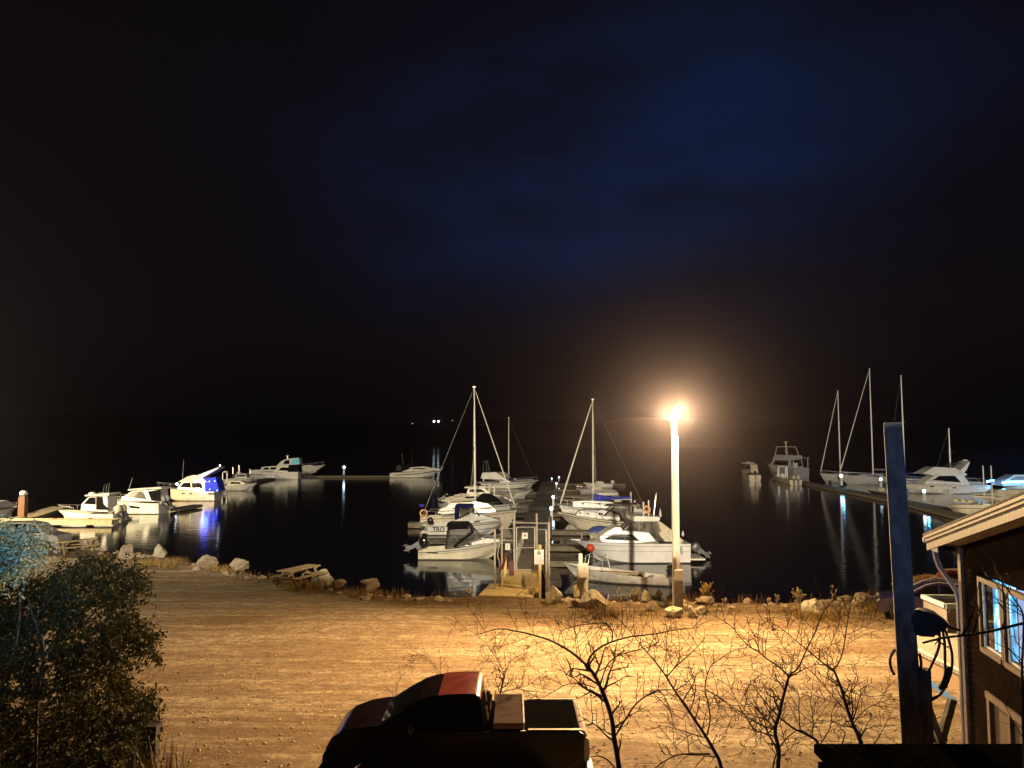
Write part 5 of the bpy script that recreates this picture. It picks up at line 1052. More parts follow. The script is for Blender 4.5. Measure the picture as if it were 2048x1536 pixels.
# pickup truck, facing left; local x from the front, near side y = 14.55
tp = mat('black_truck_paint', (.008, .004, .004), .15, amt=.05, spec=.3); rp = mat('lit_red_roof_paint', (.17, .028, .012), .28, amt=.15, ns=2, coat=.6)  # the red is the lit part of the roof, put into colour
Yn = 14.75; Wt = 1.80
e = thing('pickup_truck', 'black pickup truck with lit red roof patch and tonneau cover parked in the foreground', 'pickup truck', (0, Yn + Wt / 2, LOT)); e.scale = (.98, 1, 1.07)
def X_(px, z, near=True):
    D = Yn if near else Yn + Wt; return (px - 1024) / F * D
xf, xr = (648 - 1024) / F * Yn, (1168 - 1024) / F * Yn
def tw(sg, e0=0.0): return lambda x, z: sg * (Wt / 2 * (1 - .30 * max(0, (xf + 1.0 - x)) ** 2) - .04 * max(0, z - .9) + e0)
bod = [(xf + .02, .42), (xf - .02, .75), (xf + .05, 1.02), (xf + .22, 1.16), (xf + .6, 1.27), (xf + 1.35, 1.34), (xf + 1.45, 1.30), (1.2 - 1.9, 1.30), (1.2 - 1.9, .42)]
wxs = (xf + .88, xr - 1.05); arch = lambda wx: [(wx - .46 * math.cos(math.pi * i / 10), .36 + .44 * math.sin(math.pi * i / 10)) for i in range(11)]
xc = -.55           # back of the cab
bod = [(xf + .02, .45), (xf - .03, .75), (xf + .01, .98), (xf + .12, 1.16), (xf + .32, 1.29), (xf + .65, 1.38), (xf + 1.0, 1.42), (xf + 1.38, 1.43), (xf + 1.6, 1.33), (xc, 1.32), (xc, .42)] + list(reversed(arch(wxs[0])))
M().prism(bod, tw(1), tw(-1)).build('body', tp, e, 30, .04)
cab = [(xf + 1.02, 1.30), (xf + 1.02, 1.38), (xf + 1.45, 1.64), (xf + 1.80, 1.82), (xf + 2.05, 1.89), (xf + 2.35, 1.925), (xc - .16, 1.93), (xc - .06, 1.88), (xc + .03, 1.30)]
def cw(sg, e0=0.0): return lambda x, z: sg * (Wt / 2 * .95 - .36 * (z - 1.30) * .62 + e0)
M().prism(cab, cw(1), cw(-1)).build('cab', tp, e, 30, .06)
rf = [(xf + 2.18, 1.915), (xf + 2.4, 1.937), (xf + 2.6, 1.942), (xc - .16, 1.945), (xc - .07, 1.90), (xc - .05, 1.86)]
k = M(); k.grid([[(x, y * (Wt / 2 * .80 if abs(y) < 1.01 else 1), z + .012 - .02 * y * y) for y in (-1, -.5, 0, .5, 1)] for x, z in rf]); k.build('lit_roof_patch', rp, e, 40)
for sg in (1, -1): M().prism([(xf + 1.30, 1.38), (xf + 1.62, 1.62), (xf + 2.0, 1.79), (xf + 2.1, 1.38)], cw(sg, -.02), cw(sg, .006)).build('window', dgl, e, 0); M().prism([(xf + 2.2, 1.38), (xf + 2.1, 1.81), (xc - .15, 1.82), (xc - .06, 1.38)], cw(sg, -.02), cw(sg, .006)).build('window', dgl, e, 0)
k = M(); k.add([(xf + 1.06, -.70, 1.42), (xf + 1.06, .70, 1.42), (xf + 1.74, .60, 1.815), (xf + 1.74, -.60, 1.815)], [(0, 1, 2, 3)]); k.build('windshield', dgl, e, 0)
k = M(); k.add([(xc + .03, -.6, 1.38), (xc + .03, .6, 1.38), (xc - .03, .5, 1.80), (xc - .03, -.5, 1.80)], [(0, 1, 2, 3)]); k.build('rear_window', dgl, e, 0)
bx = [(xc - .05, .42), (xc - .05, 1.335), (xr - .12, 1.35), (xr, 1.30), (xr + .02, .50)] + [(x, z) for x, z in reversed(arch(wxs[1]))]
for sg in (1, -1): M().prism(bx, lambda x, z: sg * (Wt / 2 + .006), lambda x, z: sg * (Wt / 2 - .07)).build('bed_side', tp, e, 30, .015)
k = M(); k.box(((xc + xr) / 2, 0, .62), (xr - xc - .1, Wt - .2, .05)); k.box((xc + .1, 0, .95), (.05, Wt - .15, .7)); k.build('bed_floor', blk, e, 0)
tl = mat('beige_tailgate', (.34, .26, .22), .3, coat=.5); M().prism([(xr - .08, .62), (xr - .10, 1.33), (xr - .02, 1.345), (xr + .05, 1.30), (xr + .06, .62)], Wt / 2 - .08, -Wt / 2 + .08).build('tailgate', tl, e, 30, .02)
for sg in (1, -1): M().box((xr + .03, sg * (Wt / 2 - .03), 1.05), (.10, .12, .38)).build('taillight', mat('pale_tail_lens', (.6, .55, .5), .2), e, bevel=.02); M().box((xr + .085, sg * (Wt / 2 - .03), 1.0), (.01, .09, .13)).build('lens_patch', blk, e)
M().box((xr + .12, 0, .55), (.14, Wt - .1, .18)).build('rear_bumper', chrome, e, bevel=.03); M().box((xf - .05, 0, .55), (.18, Wt * .8, .24)).build('front_bumper', tp, e, bevel=.06)
xt0 = (1050 - 1024) / F * Yn; M().box(((xt0 + xr - .1) / 2, 0, 1.345), (xr - .1 - xt0, Wt - .16, .03)).build('tonneau_cover', mat('tonneau_vinyl', (.004, .004, .004), 1.0, spec=0.0), e, bevel=.01)
M().box(((xt0 + xr) / 2, -Wt / 2 + .055, 1.365), (xr - xt0 - .12, .07, .02)).build('bed_rail_trim', mat('pale_rail_trim', (.42, .36, .25), .5), e); M().box(((xt0 + xr) / 2, Wt / 2 - .03, 1.362), (xr - xt0 - .12, .04, .02)).build('bed_rail_trim', galv, e)
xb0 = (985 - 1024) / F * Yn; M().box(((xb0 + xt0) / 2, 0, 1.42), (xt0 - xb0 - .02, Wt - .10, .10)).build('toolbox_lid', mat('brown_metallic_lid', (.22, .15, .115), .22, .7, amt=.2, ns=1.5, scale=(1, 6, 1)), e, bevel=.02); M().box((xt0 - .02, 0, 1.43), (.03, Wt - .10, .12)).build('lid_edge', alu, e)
k = M()
for i in range(16): x = rnd.uniform(xc + .1, xb0 - .02); k.tube([(x, rnd.uniform(-.7, .7), .8), (x + rnd.uniform(-.1, .1), rnd.uniform(-.7, .7), 1.2 + rnd.random() * .45)], rnd.uniform(.012, .03), 5)
k.build('rack_gear', mat('mixed_gear', (.3, .2, .14), .35, .5), e)
for wx in wxs:
    for sg in (1, -1): wheel(e, (wx, sg * (Wt / 2 - .13), .38), .38, .24)
for sg in (1, -1):
    M().box((xf + .1, sg * .68, .86), (.22, .34, .2)).build('headlight', dgl, e, bevel=.05); M().box((xf + 1.7, sg * (Wt / 2 + .1), 1.42), (.12, .2, .16)).build('side_mirror', blkpl, e, bevel=.04)

# ------------------------------------------------------------------ building at the right
wallm = mat('brown_clapboard', (.013, .0085, .006), 1.0, amt=.2, ns=2, spec=0.0); fasc = mat('tan_fascia_board', (.16, .13, .115), .6, col2=(.08, .066, .06), ns=1.6, scale=(1, 8, 8)); gut = mat('grey_gutter', (.34, .32, .36), .35, .3)
C0 = Vector(((1914 - 1024) / F * 16.0, 16.0, 0)); wd = Vector((-.195, -.981, 0)).normalized(); wn = Vector((wd.y, -wd.x, 0)); wn = wn if wn.x < 0 else -wn; ez = 6.05; Z = Vector((0, 0, 1))
e = thing('clapboard_building', 'brown clapboard building with lit windows and gable rake at the right edge', 'building', (0, 0, 0))
def wp(s, z, o=0.0): return C0 + wd * s + wn * o + Z * z
Lw = 5.2; rise = .247
k = M(); z = LOT - .3
winr = [(1.02, 3.35, 4.10, 5.32)]
while z < ez + rise * Lw:                 # lapped boards
    s0 = 0 if z < ez - .02 else (z - ez) / rise
    segs = [(s0, Lw)]
    for a, c, zb, zt in ((.80, 2.95, 4.00, 5.42), (1.05, 2.9, 1.2, 3.2)):
        if z + .11 > zb and z < zt: segs = [(s0, a), (c, Lw)]
    for a, c in segs:
        if c - a < .05: continue
        k.add([wp(a, z, .034), wp(c, z, .034), wp(c, z + .12, .002), wp(a, z + .12, .002), wp(a, z, -.05), wp(c, z, -.05), wp(c, z + .12, -.05), wp(a, z + .12, -.05)], [(0, 1, 2, 3), (0, 4, 5, 1), (3, 2, 6, 7), (1, 5, 6, 2), (0, 3, 7, 4)])
    z += .118
k.build('wall', wallm, e, 0)
k = M(); q = C0 - wn * 6; k.add([wp(0, LOT - .3, -.06), wp(0, ez, -.06), wp(0, ez, -6), wp(0, LOT - .3, -6)], [(0, 1, 2, 3)]); k.add([wp(Lw, LOT - .3, -.06), wp(Lw, ez + rise * Lw, -.06), wp(Lw, ez + rise * Lw, -6), wp(Lw, LOT - .3, -6)], [(0, 1, 2, 3)]); k.build('wall', wallm, e, 0)
# rake, soffit and roof
k = M()
def rk(s, o, dz=0.0): return wp(s, ez + rise * s + dz, o)
for (o0, o1, d0, d1) in ((.46, .50, -.20, .10), (.50, .53, -.02, .12), (.53, .55, .05, .14)):
    a, c = -.62, Lw + .6
    k.add([rk(a, o0, d0), rk(c, o0, d0), rk(c, o0, d1), rk(a, o0, d1), rk(a, o1, d0), rk(c, o1, d0), rk(c, o1, d1), rk(a, o1, d1)], [(0, 1, 2, 3), (7, 6, 5, 4), (0, 4, 5, 1), (3, 2, 6, 7), (1, 5, 6, 2), (0, 3, 7, 4)])
k.build('fascia', fasc, e, 0)
k = M(); a, c = -.60, Lw + .6; k.add([rk(a, .45, -.16), rk(c, .45, -.16), rk(c, 0, -.16), rk(a, 0, -.16)], [(0, 1, 2, 3)]); k.build('soffit', mat('pale_soffit', (.30, .24, .2), .7), e, 0)
k = M(); k.add([rk(-.66, .56, .15), rk(Lw + .6, .56, .15), rk(Lw + .6, -7, .15), rk(-.66, -7, .15), rk(-.66, .56, .12), rk(Lw + .6, .56, .12), rk(Lw + .6, -7, .12), rk(-.66, -7, .12)], [(0, 1, 2, 3), (7, 6, 5, 4), (0, 4, 5, 1), (0, 3, 7, 4)]); k.build('roof', mat('dark_shingle', (.06, .05, .05), .9, bump=.5, bs=20), e, 0)
k = M(); zt = ez + rise * -.62
k.beam(wp(-.70, zt + .02, .54), wp(-.70, zt + .02, -7), .14, .12); k.build('gutter', gut, e, 0, .02)
k = M(); k.add([wp(-.62, zt - .12, .46), wp(.0, zt - .12, .46), wp(.0, zt - .12, 0), wp(-.62, zt - .12, 0), wp(-.62, zt - .06, .46), wp(.0, zt - .06, .46)], [(0, 1, 2, 3), (0, 1, 5, 4)]); k.beam(wp(-.62, zt - .10, .47), wp(.02, zt - .10, .47), .03, .12); k.build('eave_return', gut, e, 0)
M().beam(wp(.02, LOT, .04), wp(.02, zt - .05, .04), .12, .10).build('corner_board', mat('tan_corner_board', (.36, .27, .22), .6), e, 0)
M().tube([wp(-.44, zt - .1, .40), wp(-.44, zt - .32, .38), wp(-.38, zt - .5, .34), wp(-.10, zt - .95, .12), wp(-.07, zt - 1.15, .10), wp(-.07, LOT + .1, .10)], .055, 8).build('downspout', gut, e)
frm = mat('brown_window_frame', (.13, .085, .06), .6); lit = bpy.data.materials.new('lit_curtain'); lit.use_nodes = True
nn = lit.node_tree.nodes; ll = lit.node_tree.links; pp_ = nn['Principled BSDF']; tt = nn.new('ShaderNodeTexCoord'); mm = nn.new('ShaderNodeMapping'); mm.inputs['Scale'].default_value = (1.0, 4.5, 1.1); zz_ = nn.new('ShaderNodeTexNoise'); zz_.inputs['Scale'].default_value = 1.3; zz_.inputs['Detail'].default_value = 2
rr_ = nn.new('ShaderNodeValToRGB'); rr_.color_ramp.elements[0].position = .38; rr_.color_ramp.elements[0].color = (.02, .10, .22, 1); rr_.color_ramp.elements[1].position = .62; rr_.color_ramp.elements[1].color = (.75, .95, 1, 1); x_ = rr_.color_ramp.elements.new(.5); x_.color = (.03, .42, .80, 1)
ll.new(tt.outputs['Object'], mm.inputs[0]); ll.new(mm.outputs[0], zz_.inputs['Vector']); ll.new(zz_.outputs[0], rr_.inputs[0]); ll.new(rr_.outputs[0], pp_.inputs['Emission Color']); pp_.inputs['Emission Strength'].default_value = 2.2; pp_.inputs['Base Color'].default_value = (.3, .3, .35, 1)
def wbox(k, s0, s1, z0, z1, o0, o1): k.add([wp(s, z, o) for s in (s0, s1) for z in (z0, z1) for o in (o0, o1)], [(0, 1, 3, 2), (4, 6, 7, 5), (0, 4, 5, 1), (2, 3, 7, 6), (0, 2, 6, 4), (1, 5, 7, 3)])
for (s0, s1, z0, z1, m1, nm) in ((.80, 1.86, 4.0, 5.42, lit, 'window'), (1.88, 2.95, 4.0, 5.42, None, 'window')):
    k = M(); wbox(k, s0, s0 + .07, z0, z1, -.04, .05); wbox(k, s1 - .07, s1, z0, z1, -.04, .05); wbox(k, s0 + .07, s1 - .07, z1 - .09, z1, -.04, .06); wbox(k, s0 + .07, s1 - .07, z0, z0 + .09, -.04, .07); wo_ = k.build(nm, frm, e, 0)
    k = M(); wbox(k, s0 + .075, s0 + .15, z0 + .095, z1 - .095, -.03, .0); wbox(k, s1 - .13, s1 - .075, z0 + .095, z1 - .095, -.03, .0); wbox(k, s0 + .155, s1 - .135, z0 + .095, z0 + .13, -.031, -.002); k.build('sash', whp, wo_, 0)
    rows = []
    for i in range(31): s = lerp(s0 + .07, s1 - .07, i / 30); o = -.22 + .035 * math.sin(i * 1.25); rows.append([wp(s, z0 + .05, o), wp(s, z1 - .05, o)])
    M().grid(rows).build('curtain', m1 or mat('dim_lit_blind', (.3, .32, .38), .7, emit=(.42, .58, .9), es=1.0), wo_, 60)
    k = M(); wbox(k, s0 + .07, s1 - .07, z0 + .09, z1 - .09, -.028, -.022); k.build('glass', mat('window_glass', (.9, .95, 1), .02, trans=1.0, amt=0), wo_, 0)
k = M(); wbox(k, 1.0, 1.12, 1.2, 3.18, -.04, .05); wbox(k, 2.8, 2.9, 1.2, 3.18, -.04, .05); wbox(k, 1.0, 2.9, 3.18, 3.30, -.04, .07); wbox(k, 1.9, 1.98, 1.2, 3.18, -.04, .04); d_ = k.build('door_frame', frm, e, 0); k = M(); wbox(k, 1.12, 2.8, 1.2, 3.18, -.05, -.03); k.build('door_panel', mat('dark_brown_door', (.09, .055, .035), .6), d_, 0)
# low dark shed roof in front, sawhorse legs
e = thing('flat_roof_shed', 'black flat topped shed roof in the lower right foreground', 'shed', (0, 0, 0)); zs = P(1700, 1487, 10.0).z
x0 = P(1627, 1487, 10.0).x; shm = mat('dark_shed_board', (.004, .0035, .003), 1.0, bump=.2, spec=0.0); M().box((x0 + 3.4, 8.9, zs - .06), (6.8, 2.2, .12)).build('roof', shm, e, 0, .01); k = M()
for i in range(24): k.box((x0 + .14 + i * .28, 9.86, (LOT + zs) / 2 - .1), (.27, .05, zs - LOT - .15))
k.box((x0 + .12, 8.9, (LOT + zs) / 2 - .1), (.05, 1.9, zs - LOT - .15)); k.build('wall', shm, e, 0)
e = thing('sawhorse', 'pair of crossed timber legs standing behind the shed beside the building', 'sawhorse', (0, 0, 0)); b0 = P(1881, 1484, 12.2)
for px, py, m_ in ((1843, 1380, galv), (1905, 1398, woodp)): M().beam(b0 - (P(px, py, 12.2) - b0) * .25, P(px, py, 12.2), .10, .10).build('leg', m_, e, 0)
M().beam(b0 + Vector((-.14, .1, .02)), b0 + Vector((.14, .1, .02)), .08, .1).build('cross_bar', woodp, e, 0)

# ------------------------------------------------------------------ blue lit utility post with meter hood and hose
pm = mat('weathered_grey_post', (.32, .31, .30), .9, col2=(.09, .088, .085), ns=2.2, scale=(2.2, 2.2, .7), spec=.1, bump=.5, bs=10, detail=8)
top = P(1786, 845, 11); e = thing('utility_post', 'thick square timber post lit blue at its top, in the right foreground', 'post', (top.x + .06, 11, LOT), R(-24))
h = top.z - LOT; k = M(); rr = []
for i in range(25):
    t = i / 24; z = h * t; w = lerp(.150, .117, t); dx = lerp(.10, -.06, t); k_ = [(-w, -w), (w, -w), (w, w), (-w, w)]
    rr.append([(dx + a, c, z) for a, c in k_ + k_[:1]])
k.grid(rr); k.add(rr[-1][:4], [(0, 1, 2, 3)]); k.build('post', pm, e, 30, .012)
M().box((.215, -.02, h * .26), (.16, .2, h * .52)).build('side_plank', pm, e, 0, .01)
def pl_(px, py, y=0.0): p = P(px, py, 11 + y); return Vector((p.x - e.location.x, y, p.z - LOT))
k = M(); prof = [pl_(1820, 1232), pl_(1825, 1222), pl_(1836, 1216), pl_(1848, 1216), pl_(1862, 1221), pl_(1884, 1238), pl_(1886, 1243), pl_(1872, 1252), pl_(1864, 1265), pl_(1838, 1266), pl_(1820, 1262)]
M().prism([(v.x, v.z) for v in prof], -.16, .16).build('hose_hanger', mat('dark_navy_hood', (.02, .022, .03), .6), e, 30, .03)
hose = mat('black_hose', (.012, .012, .013), .4)
def smooth(pts, n=6):
    out = []
    for i in range(len(pts) - 1):
        p0, p1, p2, p3 = pts[max(i - 1, 0)], pts[i], pts[i + 1], pts[min(i + 2, len(pts) - 1)]
        for j in range(n):
            t = j / n; out.append(.5 * ((2 * p1) + (p2 - p0) * t + (2 * p0 - 5 * p1 + 4 * p2 - p3) * t * t + (3 * p1 - p0 - 3 * p2 + p3) * t ** 3))
    return out + [pts[-1]]
k = M()
for pts in ([(1880, 1243), (1888, 1262), (1897, 1300), (1896, 1335), (1887, 1365), (1874, 1385), (1858, 1392), (1843, 1385)], [(1878, 1245), (1884, 1270), (1887, 1310), (1885, 1345), (1876, 1370)], [(1872, 1248), (1877, 1262), (1874, 1290), (1861, 1330), (1848, 1358), (1840, 1375)], [(1841, 1305), (1844, 1325), (1840, 1350), (1838, 1370), (1845, 1390), (1862, 1395), (1880, 1380)], [(1884, 1244), (1895, 1247), (1912, 1252)]):
    k.tube(smooth([pl_(x, y, -.1 + .03 * rnd.random()) for x, y in pts]), .018, 6)
k.tube([pl_(1896, 1325, -.1), pl_(1885, 1365, -.1), pl_(1878, 1372, -.1)], [.03, .045, .02], 6); k.tube(smooth([pl_(1786, 1300, .1), pl_(1777, 1320, .1), pl_(1779, 1340, .1), pl_(1785, 1352, .1)]), .02, 6)
o_ = k.build('garden_hose', hose, None); o_.location = e.location; o_.rotation_euler = e.rotation_euler; tag(o_, 'coiled black hose hanging in loops from the post hanger', 'hose')

# ------------------------------------------------------------------ bare trees
def limb(pts, D0, D1):
    n = len(pts); return smooth([P(x, y, lerp(D0, D1, i / max(1, n - 1))) for i, (x, y) in enumerate(pts)], 4)
def twigs(k, path, r0, depth, ln, rn, dens=1.0, kk=None):
    L = sum((path[i + 1] - path[i]).length for i in range(len(path) - 1)); n = max(2, int(L / .10 * dens))
    for i in range(n):
        t = (i + rn.random()) / n; f = t * (len(path) - 1); j = min(int(f), len(path) - 2); p = path[j].lerp(path[j + 1], f - j); d = (path[j + 1] - path[j]).normalized()
        side = 1 if (i + int(rn.random() * 1.4)) % 2 else -1; ang = side * rn.uniform(.55, 1.15)
        ax = Vector((rn.uniform(-.35, .35), -1, rn.uniform(-.35, .35))).normalized(); v = Matrix.Rotation(ang, 3, ax) @ d; l_ = ln * rn.uniform(.3, 1.5) * (1 - .45 * t)
        pts = [p]; vv = v.copy(); ns = 5
        for q in range(ns):
            vv = (vv + Vector((rn.uniform(-.22, .22), rn.uniform(-.2, .2), rn.uniform(-.12, .20)))).normalized(); pts.append(pts[-1] + vv * l_ / ns)
        r = max(.0030, r0 * .72)
        k.tube(pts, [lerp(r, .0020, q / ns) for q in range(ns + 1)], 4, cap=False)
        if depth > 0: twigs(k, pts, r, depth - 1, l_ * .5, rn, dens * .9)
def tree(name, lab, D, limbs, seed, dens=1.0, ln=.62, dep=2, grp='bare shrubs in the foreground'):
    rn = random.Random(seed); e = thing(name, lab, 'bare tree', (0, 0, 0), 0, grp); tr = M(); tw_ = M()
    base = None
    for i, (pts, r0, r1) in enumerate(limbs):
        path = limb(pts, D + (0 if i == 0 else rn.uniform(-.08, .08)), D + (0 if i == 0 else rn.uniform(-.5, .5)))
        n = len(path); tr.tube(path, [lerp(r0, r1, q / (n - 1)) * .82 for q in range(n)], 7); twigs(tw_, path[n // 5 if i == 0 else 1:], max(r1, .006), dep, ln, rn, dens)
    tr.build('trunk', barkm, e, 60); tw_.build('branches', twigm, e, 0)
    b = limb(limbs[0][0], D, D)[0]
    return e
tree('bare_tree', 'bare tree with arching twin crown, centre of the foreground', 9.5, [
    ([(1246, 1640), (1238, 1536), (1229, 1480), (1224, 1440), (1212, 1400), (1200, 1372), (1189, 1350), (1174, 1331)], .042, .024),
    ([(1174, 1331), (1150, 1310), (1126, 1294), (1098, 1280), (1066, 1270), (1030, 1262), (996, 1258), (960, 1268)], .020, .006),
    ([(1174, 1331), (1183, 1310), (1205, 1292), (1235, 1280), (1270, 1272), (1310, 1268), (1350, 1260), (1400, 1255)], .018, .004),
    ([(1224, 1284), (1224, 1262), (1211, 1247), (1180, 1248), (1150, 1252), (1120, 1262)], .011, .004),
    ([(1200, 1372), (1212, 1335), (1226, 1318), (1250, 1306), (1285, 1298), (1310, 1288), (1318, 1280)], .011, .003),
    ([(1229, 1475), (1250, 1440), (1270, 1410), (1292, 1392), (1318, 1380), (1355, 1378), (1388, 1352)], .015, .004),
    ([(1292, 1392), (1320, 1384), (1335, 1405), (1344, 1432)], .009, .004), ([(1189, 1375), (1160, 1367), (1130, 1370), (1105, 1385), (1075, 1400)], .008, .003), ([(1222, 1470), (1190, 1450), (1156, 1430)], .007, .003),
    ([(1230, 1536), (1215, 1520), (1195, 1512), (1160, 1518)], .012, .004)], 3, 1.0, .58)
tree('bare_tree', 'slim bare tree leaning left from the bottom edge, right of the arching one', 9.0, [
    ([(1460, 1640), (1443, 1536), (1430, 1505), (1415, 1478), (1400, 1455), (1378, 1422), (1352, 1385), (1332, 1352)], .030, .012), ([(1332, 1352), (1310, 1322), (1288, 1298), (1268, 1272), (1240, 1240)], .011, .003),
    ([(1335, 1352), (1355, 1330), (1378, 1310), (1400, 1288), (1415, 1268)], .009, .003), ([(1412, 1478), (1420, 1440), (1416, 1405), (1410, 1375), (1420, 1335), (1440, 1318), (1470, 1300), (1500, 1295)], .011, .004),
    ([(1420, 1508), (1390, 1508), (1355, 1510), (1325, 1525), (1300, 1545)], .014, .006), ([(1410, 1378), (1440, 1396), (1475, 1425), (1510, 1445), (1548, 1460)], .008, .003)], 5, .9, .52)
tree('bare_tree', 'bare tree with wide forked crown in front of the white boulder', 9.2, [
    ([(1556, 1640), (1556, 1536), (1558, 1500), (1550, 1462), (1558, 1430), (1566, 1395), (1578, 1352)], .032, .017), ([(1578, 1352), (1556, 1332), (1534, 1318), (1518, 1304), (1495, 1290), (1465, 1255), (1440, 1238), (1415, 1225)], .013, .003),
    ([(1578, 1350), (1596, 1336), (1612, 1302), (1630, 1265), (1646, 1226), (1662, 1206), (1680, 1190)], .013, .003), ([(1518, 1304), (1516, 1275), (1520, 1240)], .007, .003), ([(1550, 1460), (1520, 1448), (1480, 1424), (1448, 1400), (1415, 1380)], .010, .003),
    ([(1546, 1536), (1552, 1510), (1570, 1480), (1600, 1460), (1636, 1482)], .012, .005), ([(1580, 1352), (1582, 1320), (1564, 1290), (1550, 1260), (1530, 1248)], .006, .002)], 8, 1.0, .50)
tree('bare_tree', 'bare tree rising behind the shed roof with an upright fork near the post', 10.6, [
    ([(1728, 1560), (1722, 1488), (1706, 1448), (1692, 1410), (1682, 1375), (1668, 1340)], .040, .017), ([(1668, 1340), (1645, 1325), (1615, 1300), (1590, 1280), (1560, 1255), (1530, 1240)], .014, .004), ([(1668, 1340), (1682, 1315), (1690, 1280), (1694, 1250), (1700, 1215), (1704, 1185)], .012, .004),
    ([(1694, 1270), (1725, 1255), (1755, 1240), (1775, 1232)], .006, .002), ([(1690, 1420), (1660, 1385), (1630, 1350), (1600, 1325), (1590, 1310)], .010, .003), ([(1680, 1372), (1720, 1390), (1760, 1392), (1785, 1386)], .008, .003), ([(1704, 1450), (1730, 1420), (1760, 1405), (1785, 1398)], .009, .003), ([(1668, 1338), (1662, 1310), (1650, 1285), (1640, 1265)], .006, .002),
    ([(1680, 1500), (1690, 1465), (1680, 1455), (1700, 1440)], .010, .004), ([(1740, 1500), (1760, 1470), (1775, 1440), (1785, 1420)], .008, .003)], 12, 1.0, .52)
tree('bare_tree', 'low thicket of bare stems spreading left from the shed corner', 10.4, [
    ([(1650, 1530), (1636, 1486), (1615, 1470), (1590, 1458), (1565, 1440), (1540, 1415), (1520, 1390), (1505, 1370)], .024, .005), ([(1625, 1478), (1626, 1440), (1622, 1410), (1615, 1385)], .008, .003), ([(1600, 1465), (1598, 1420), (1596, 1385), (1575, 1368), (1550, 1362), (1520, 1345)], .008, .003), ([(1640, 1490), (1660, 1455), (1665, 1420), (1680, 1400)], .010, .003),
    ([(1560, 1436), (1530, 1430), (1490, 1428), (1440, 1436), (1400, 1440)], .007, .002)], 15, 1.15, .5)
tree('bare_tree', 'small bare sapling growing up behind the pickup bed', 17.0, [
    ([(980, 1500), (988, 1450), (995, 1420), (1002, 1380), (1010, 1350)], .036, .018), ([(1010, 1350), (998, 1325), (985, 1305), (965, 1280), (940, 1262), (900, 1258)], .009, .003), ([(1010, 1350), (1020, 1325), (1040, 1310), (1070, 1300), (1100, 1275)], .008, .003),
    ([(1002, 1385), (1030, 1378), (1060, 1368), (1090, 1345), (1115, 1328)], .008, .003), ([(1000, 1350), (998, 1320), (1000, 1290)], .005, .002), ([(990, 1440), (960, 1415), (930, 1392), (905, 1370), (880, 1345), (850, 1312), (820, 1312)], .008, .003)], 21, 1.0, .55)
tree('bare_tree', 'few bare twigs rising beside the truck bonnet', 17.2, [([(800, 1450), (790, 1420), (795, 1370), (810, 1345)], .008, .003), ([(792, 1420), (785, 1390), (770, 1365)], .005, .002)], 25, .35, .3, 1)
tree('bare_tree', 'dark bare branch crossing in front of the lit window at the right edge', 6.2, [([(1846, 1286), (1868, 1280), (1890, 1275), (1950, 1268), (2000, 1258), (2050, 1246), (2100, 1240)], .010, .014), ([(2050, 1540), (2046, 1440), (2044, 1340), (2046, 1290), (2046, 1230), (2030, 1200), (2000, 1160)], .016, .004), ([(2044, 1330), (2020, 1300), (1990, 1285), (1960, 1262)], .006, .002), ([(2048, 1230), (2010, 1190), (1985, 1160), (1970, 1150)], .006, .002)], 31, .7, .34, 1)

# ------------------------------------------------------------------ leafy bushes at the left
def leafy(name, lab, poly, D0, D1, n, size, m, stems, seed, narrow=.5, dens_edge=True):
    rn = random.Random(seed); e = thing(name, lab, 'bush', (0, 0, 0)); k = M(); tw_ = M()
    xs_ = [p[0] for p in poly]; ys_ = [p[1] for p in poly]
    def inside(x, y):
        c = False; j = len(poly) - 1
        for i in range(len(poly)):
            if (poly[i][1] > y) != (poly[j][1] > y) and x < (poly[j][0] - poly[i][0]) * (y - poly[i][1]) / (poly[j][1] - poly[i][1]) + poly[i][0]: c = not c
            j = i
        return c
    cnt = 0
    while cnt < n:
        x, y = rn.uniform(min(xs_), max(xs_)), rn.uniform(min(ys_), max(ys_))
        if not inside(x, y): continue
        if noise.noise(Vector((x * .018, y * .018, seed))) < -.28 and rn.random() < .8: continue
        cnt += 1; D = rn.uniform(D0, D1); p = P(x, y, D); d = Vector((rn.uniform(-.3, 1), rn.uniform(-.6, .6), rn.uniform(-.5, .7))).normalized(); L = rn.uniform(.14, .32); end = p + d * L - Vector((0, 0, L * .15))
        tw_.tube([p, end], [.004, .002], 3, cap=False); s0 = d.orthogonal().normalized()
        for q in range(9):
            t = (q + .5) / 9; c = p.lerp(end, t); sd = (s0 if q % 2 else -s0); a = (d * rn.uniform(.2, .8) + sd + Vector((rn.uniform(-.4, .4), rn.uniform(-.4, .4), rn.uniform(-.5, .3)))).normalized(); l_ = size * rn.uniform(.6, 1.2)
            w = a.cross(Vector((rn.uniform(-1, 1), rn.uniform(-1, 1), rn.uniform(-1, 1)))).normalized() * l_ * narrow * .5; up = a.cross(w).normalized() * l_ * .06
            k.add([c, c + a * l_ * .3 + w + up, c + a * l_ * .72 + w * .8 + up, c + a * l_, c + a * l_ * .72 - w * .8 + up, c + a * l_ * .3 - w + up], [(0, 1, 2, 3), (0, 3, 4, 5)])
    st = M()
    for pts, r0, r1, D in stems:
        path = smooth([P(x, y, D) for x, y in pts], 4); st.tube(path, [lerp(r0, r1, i / (len(path) - 1)) for i in range(len(path))], 6)
    st.build('stems', mat('grey_bush_stem', (.07, .06, .05), .8, bump=.3, bs=40), e, 60); k.v and k.build('foliage', m, e, 0); tw_.build('leaf_twigs', barkm, e, 0); return e
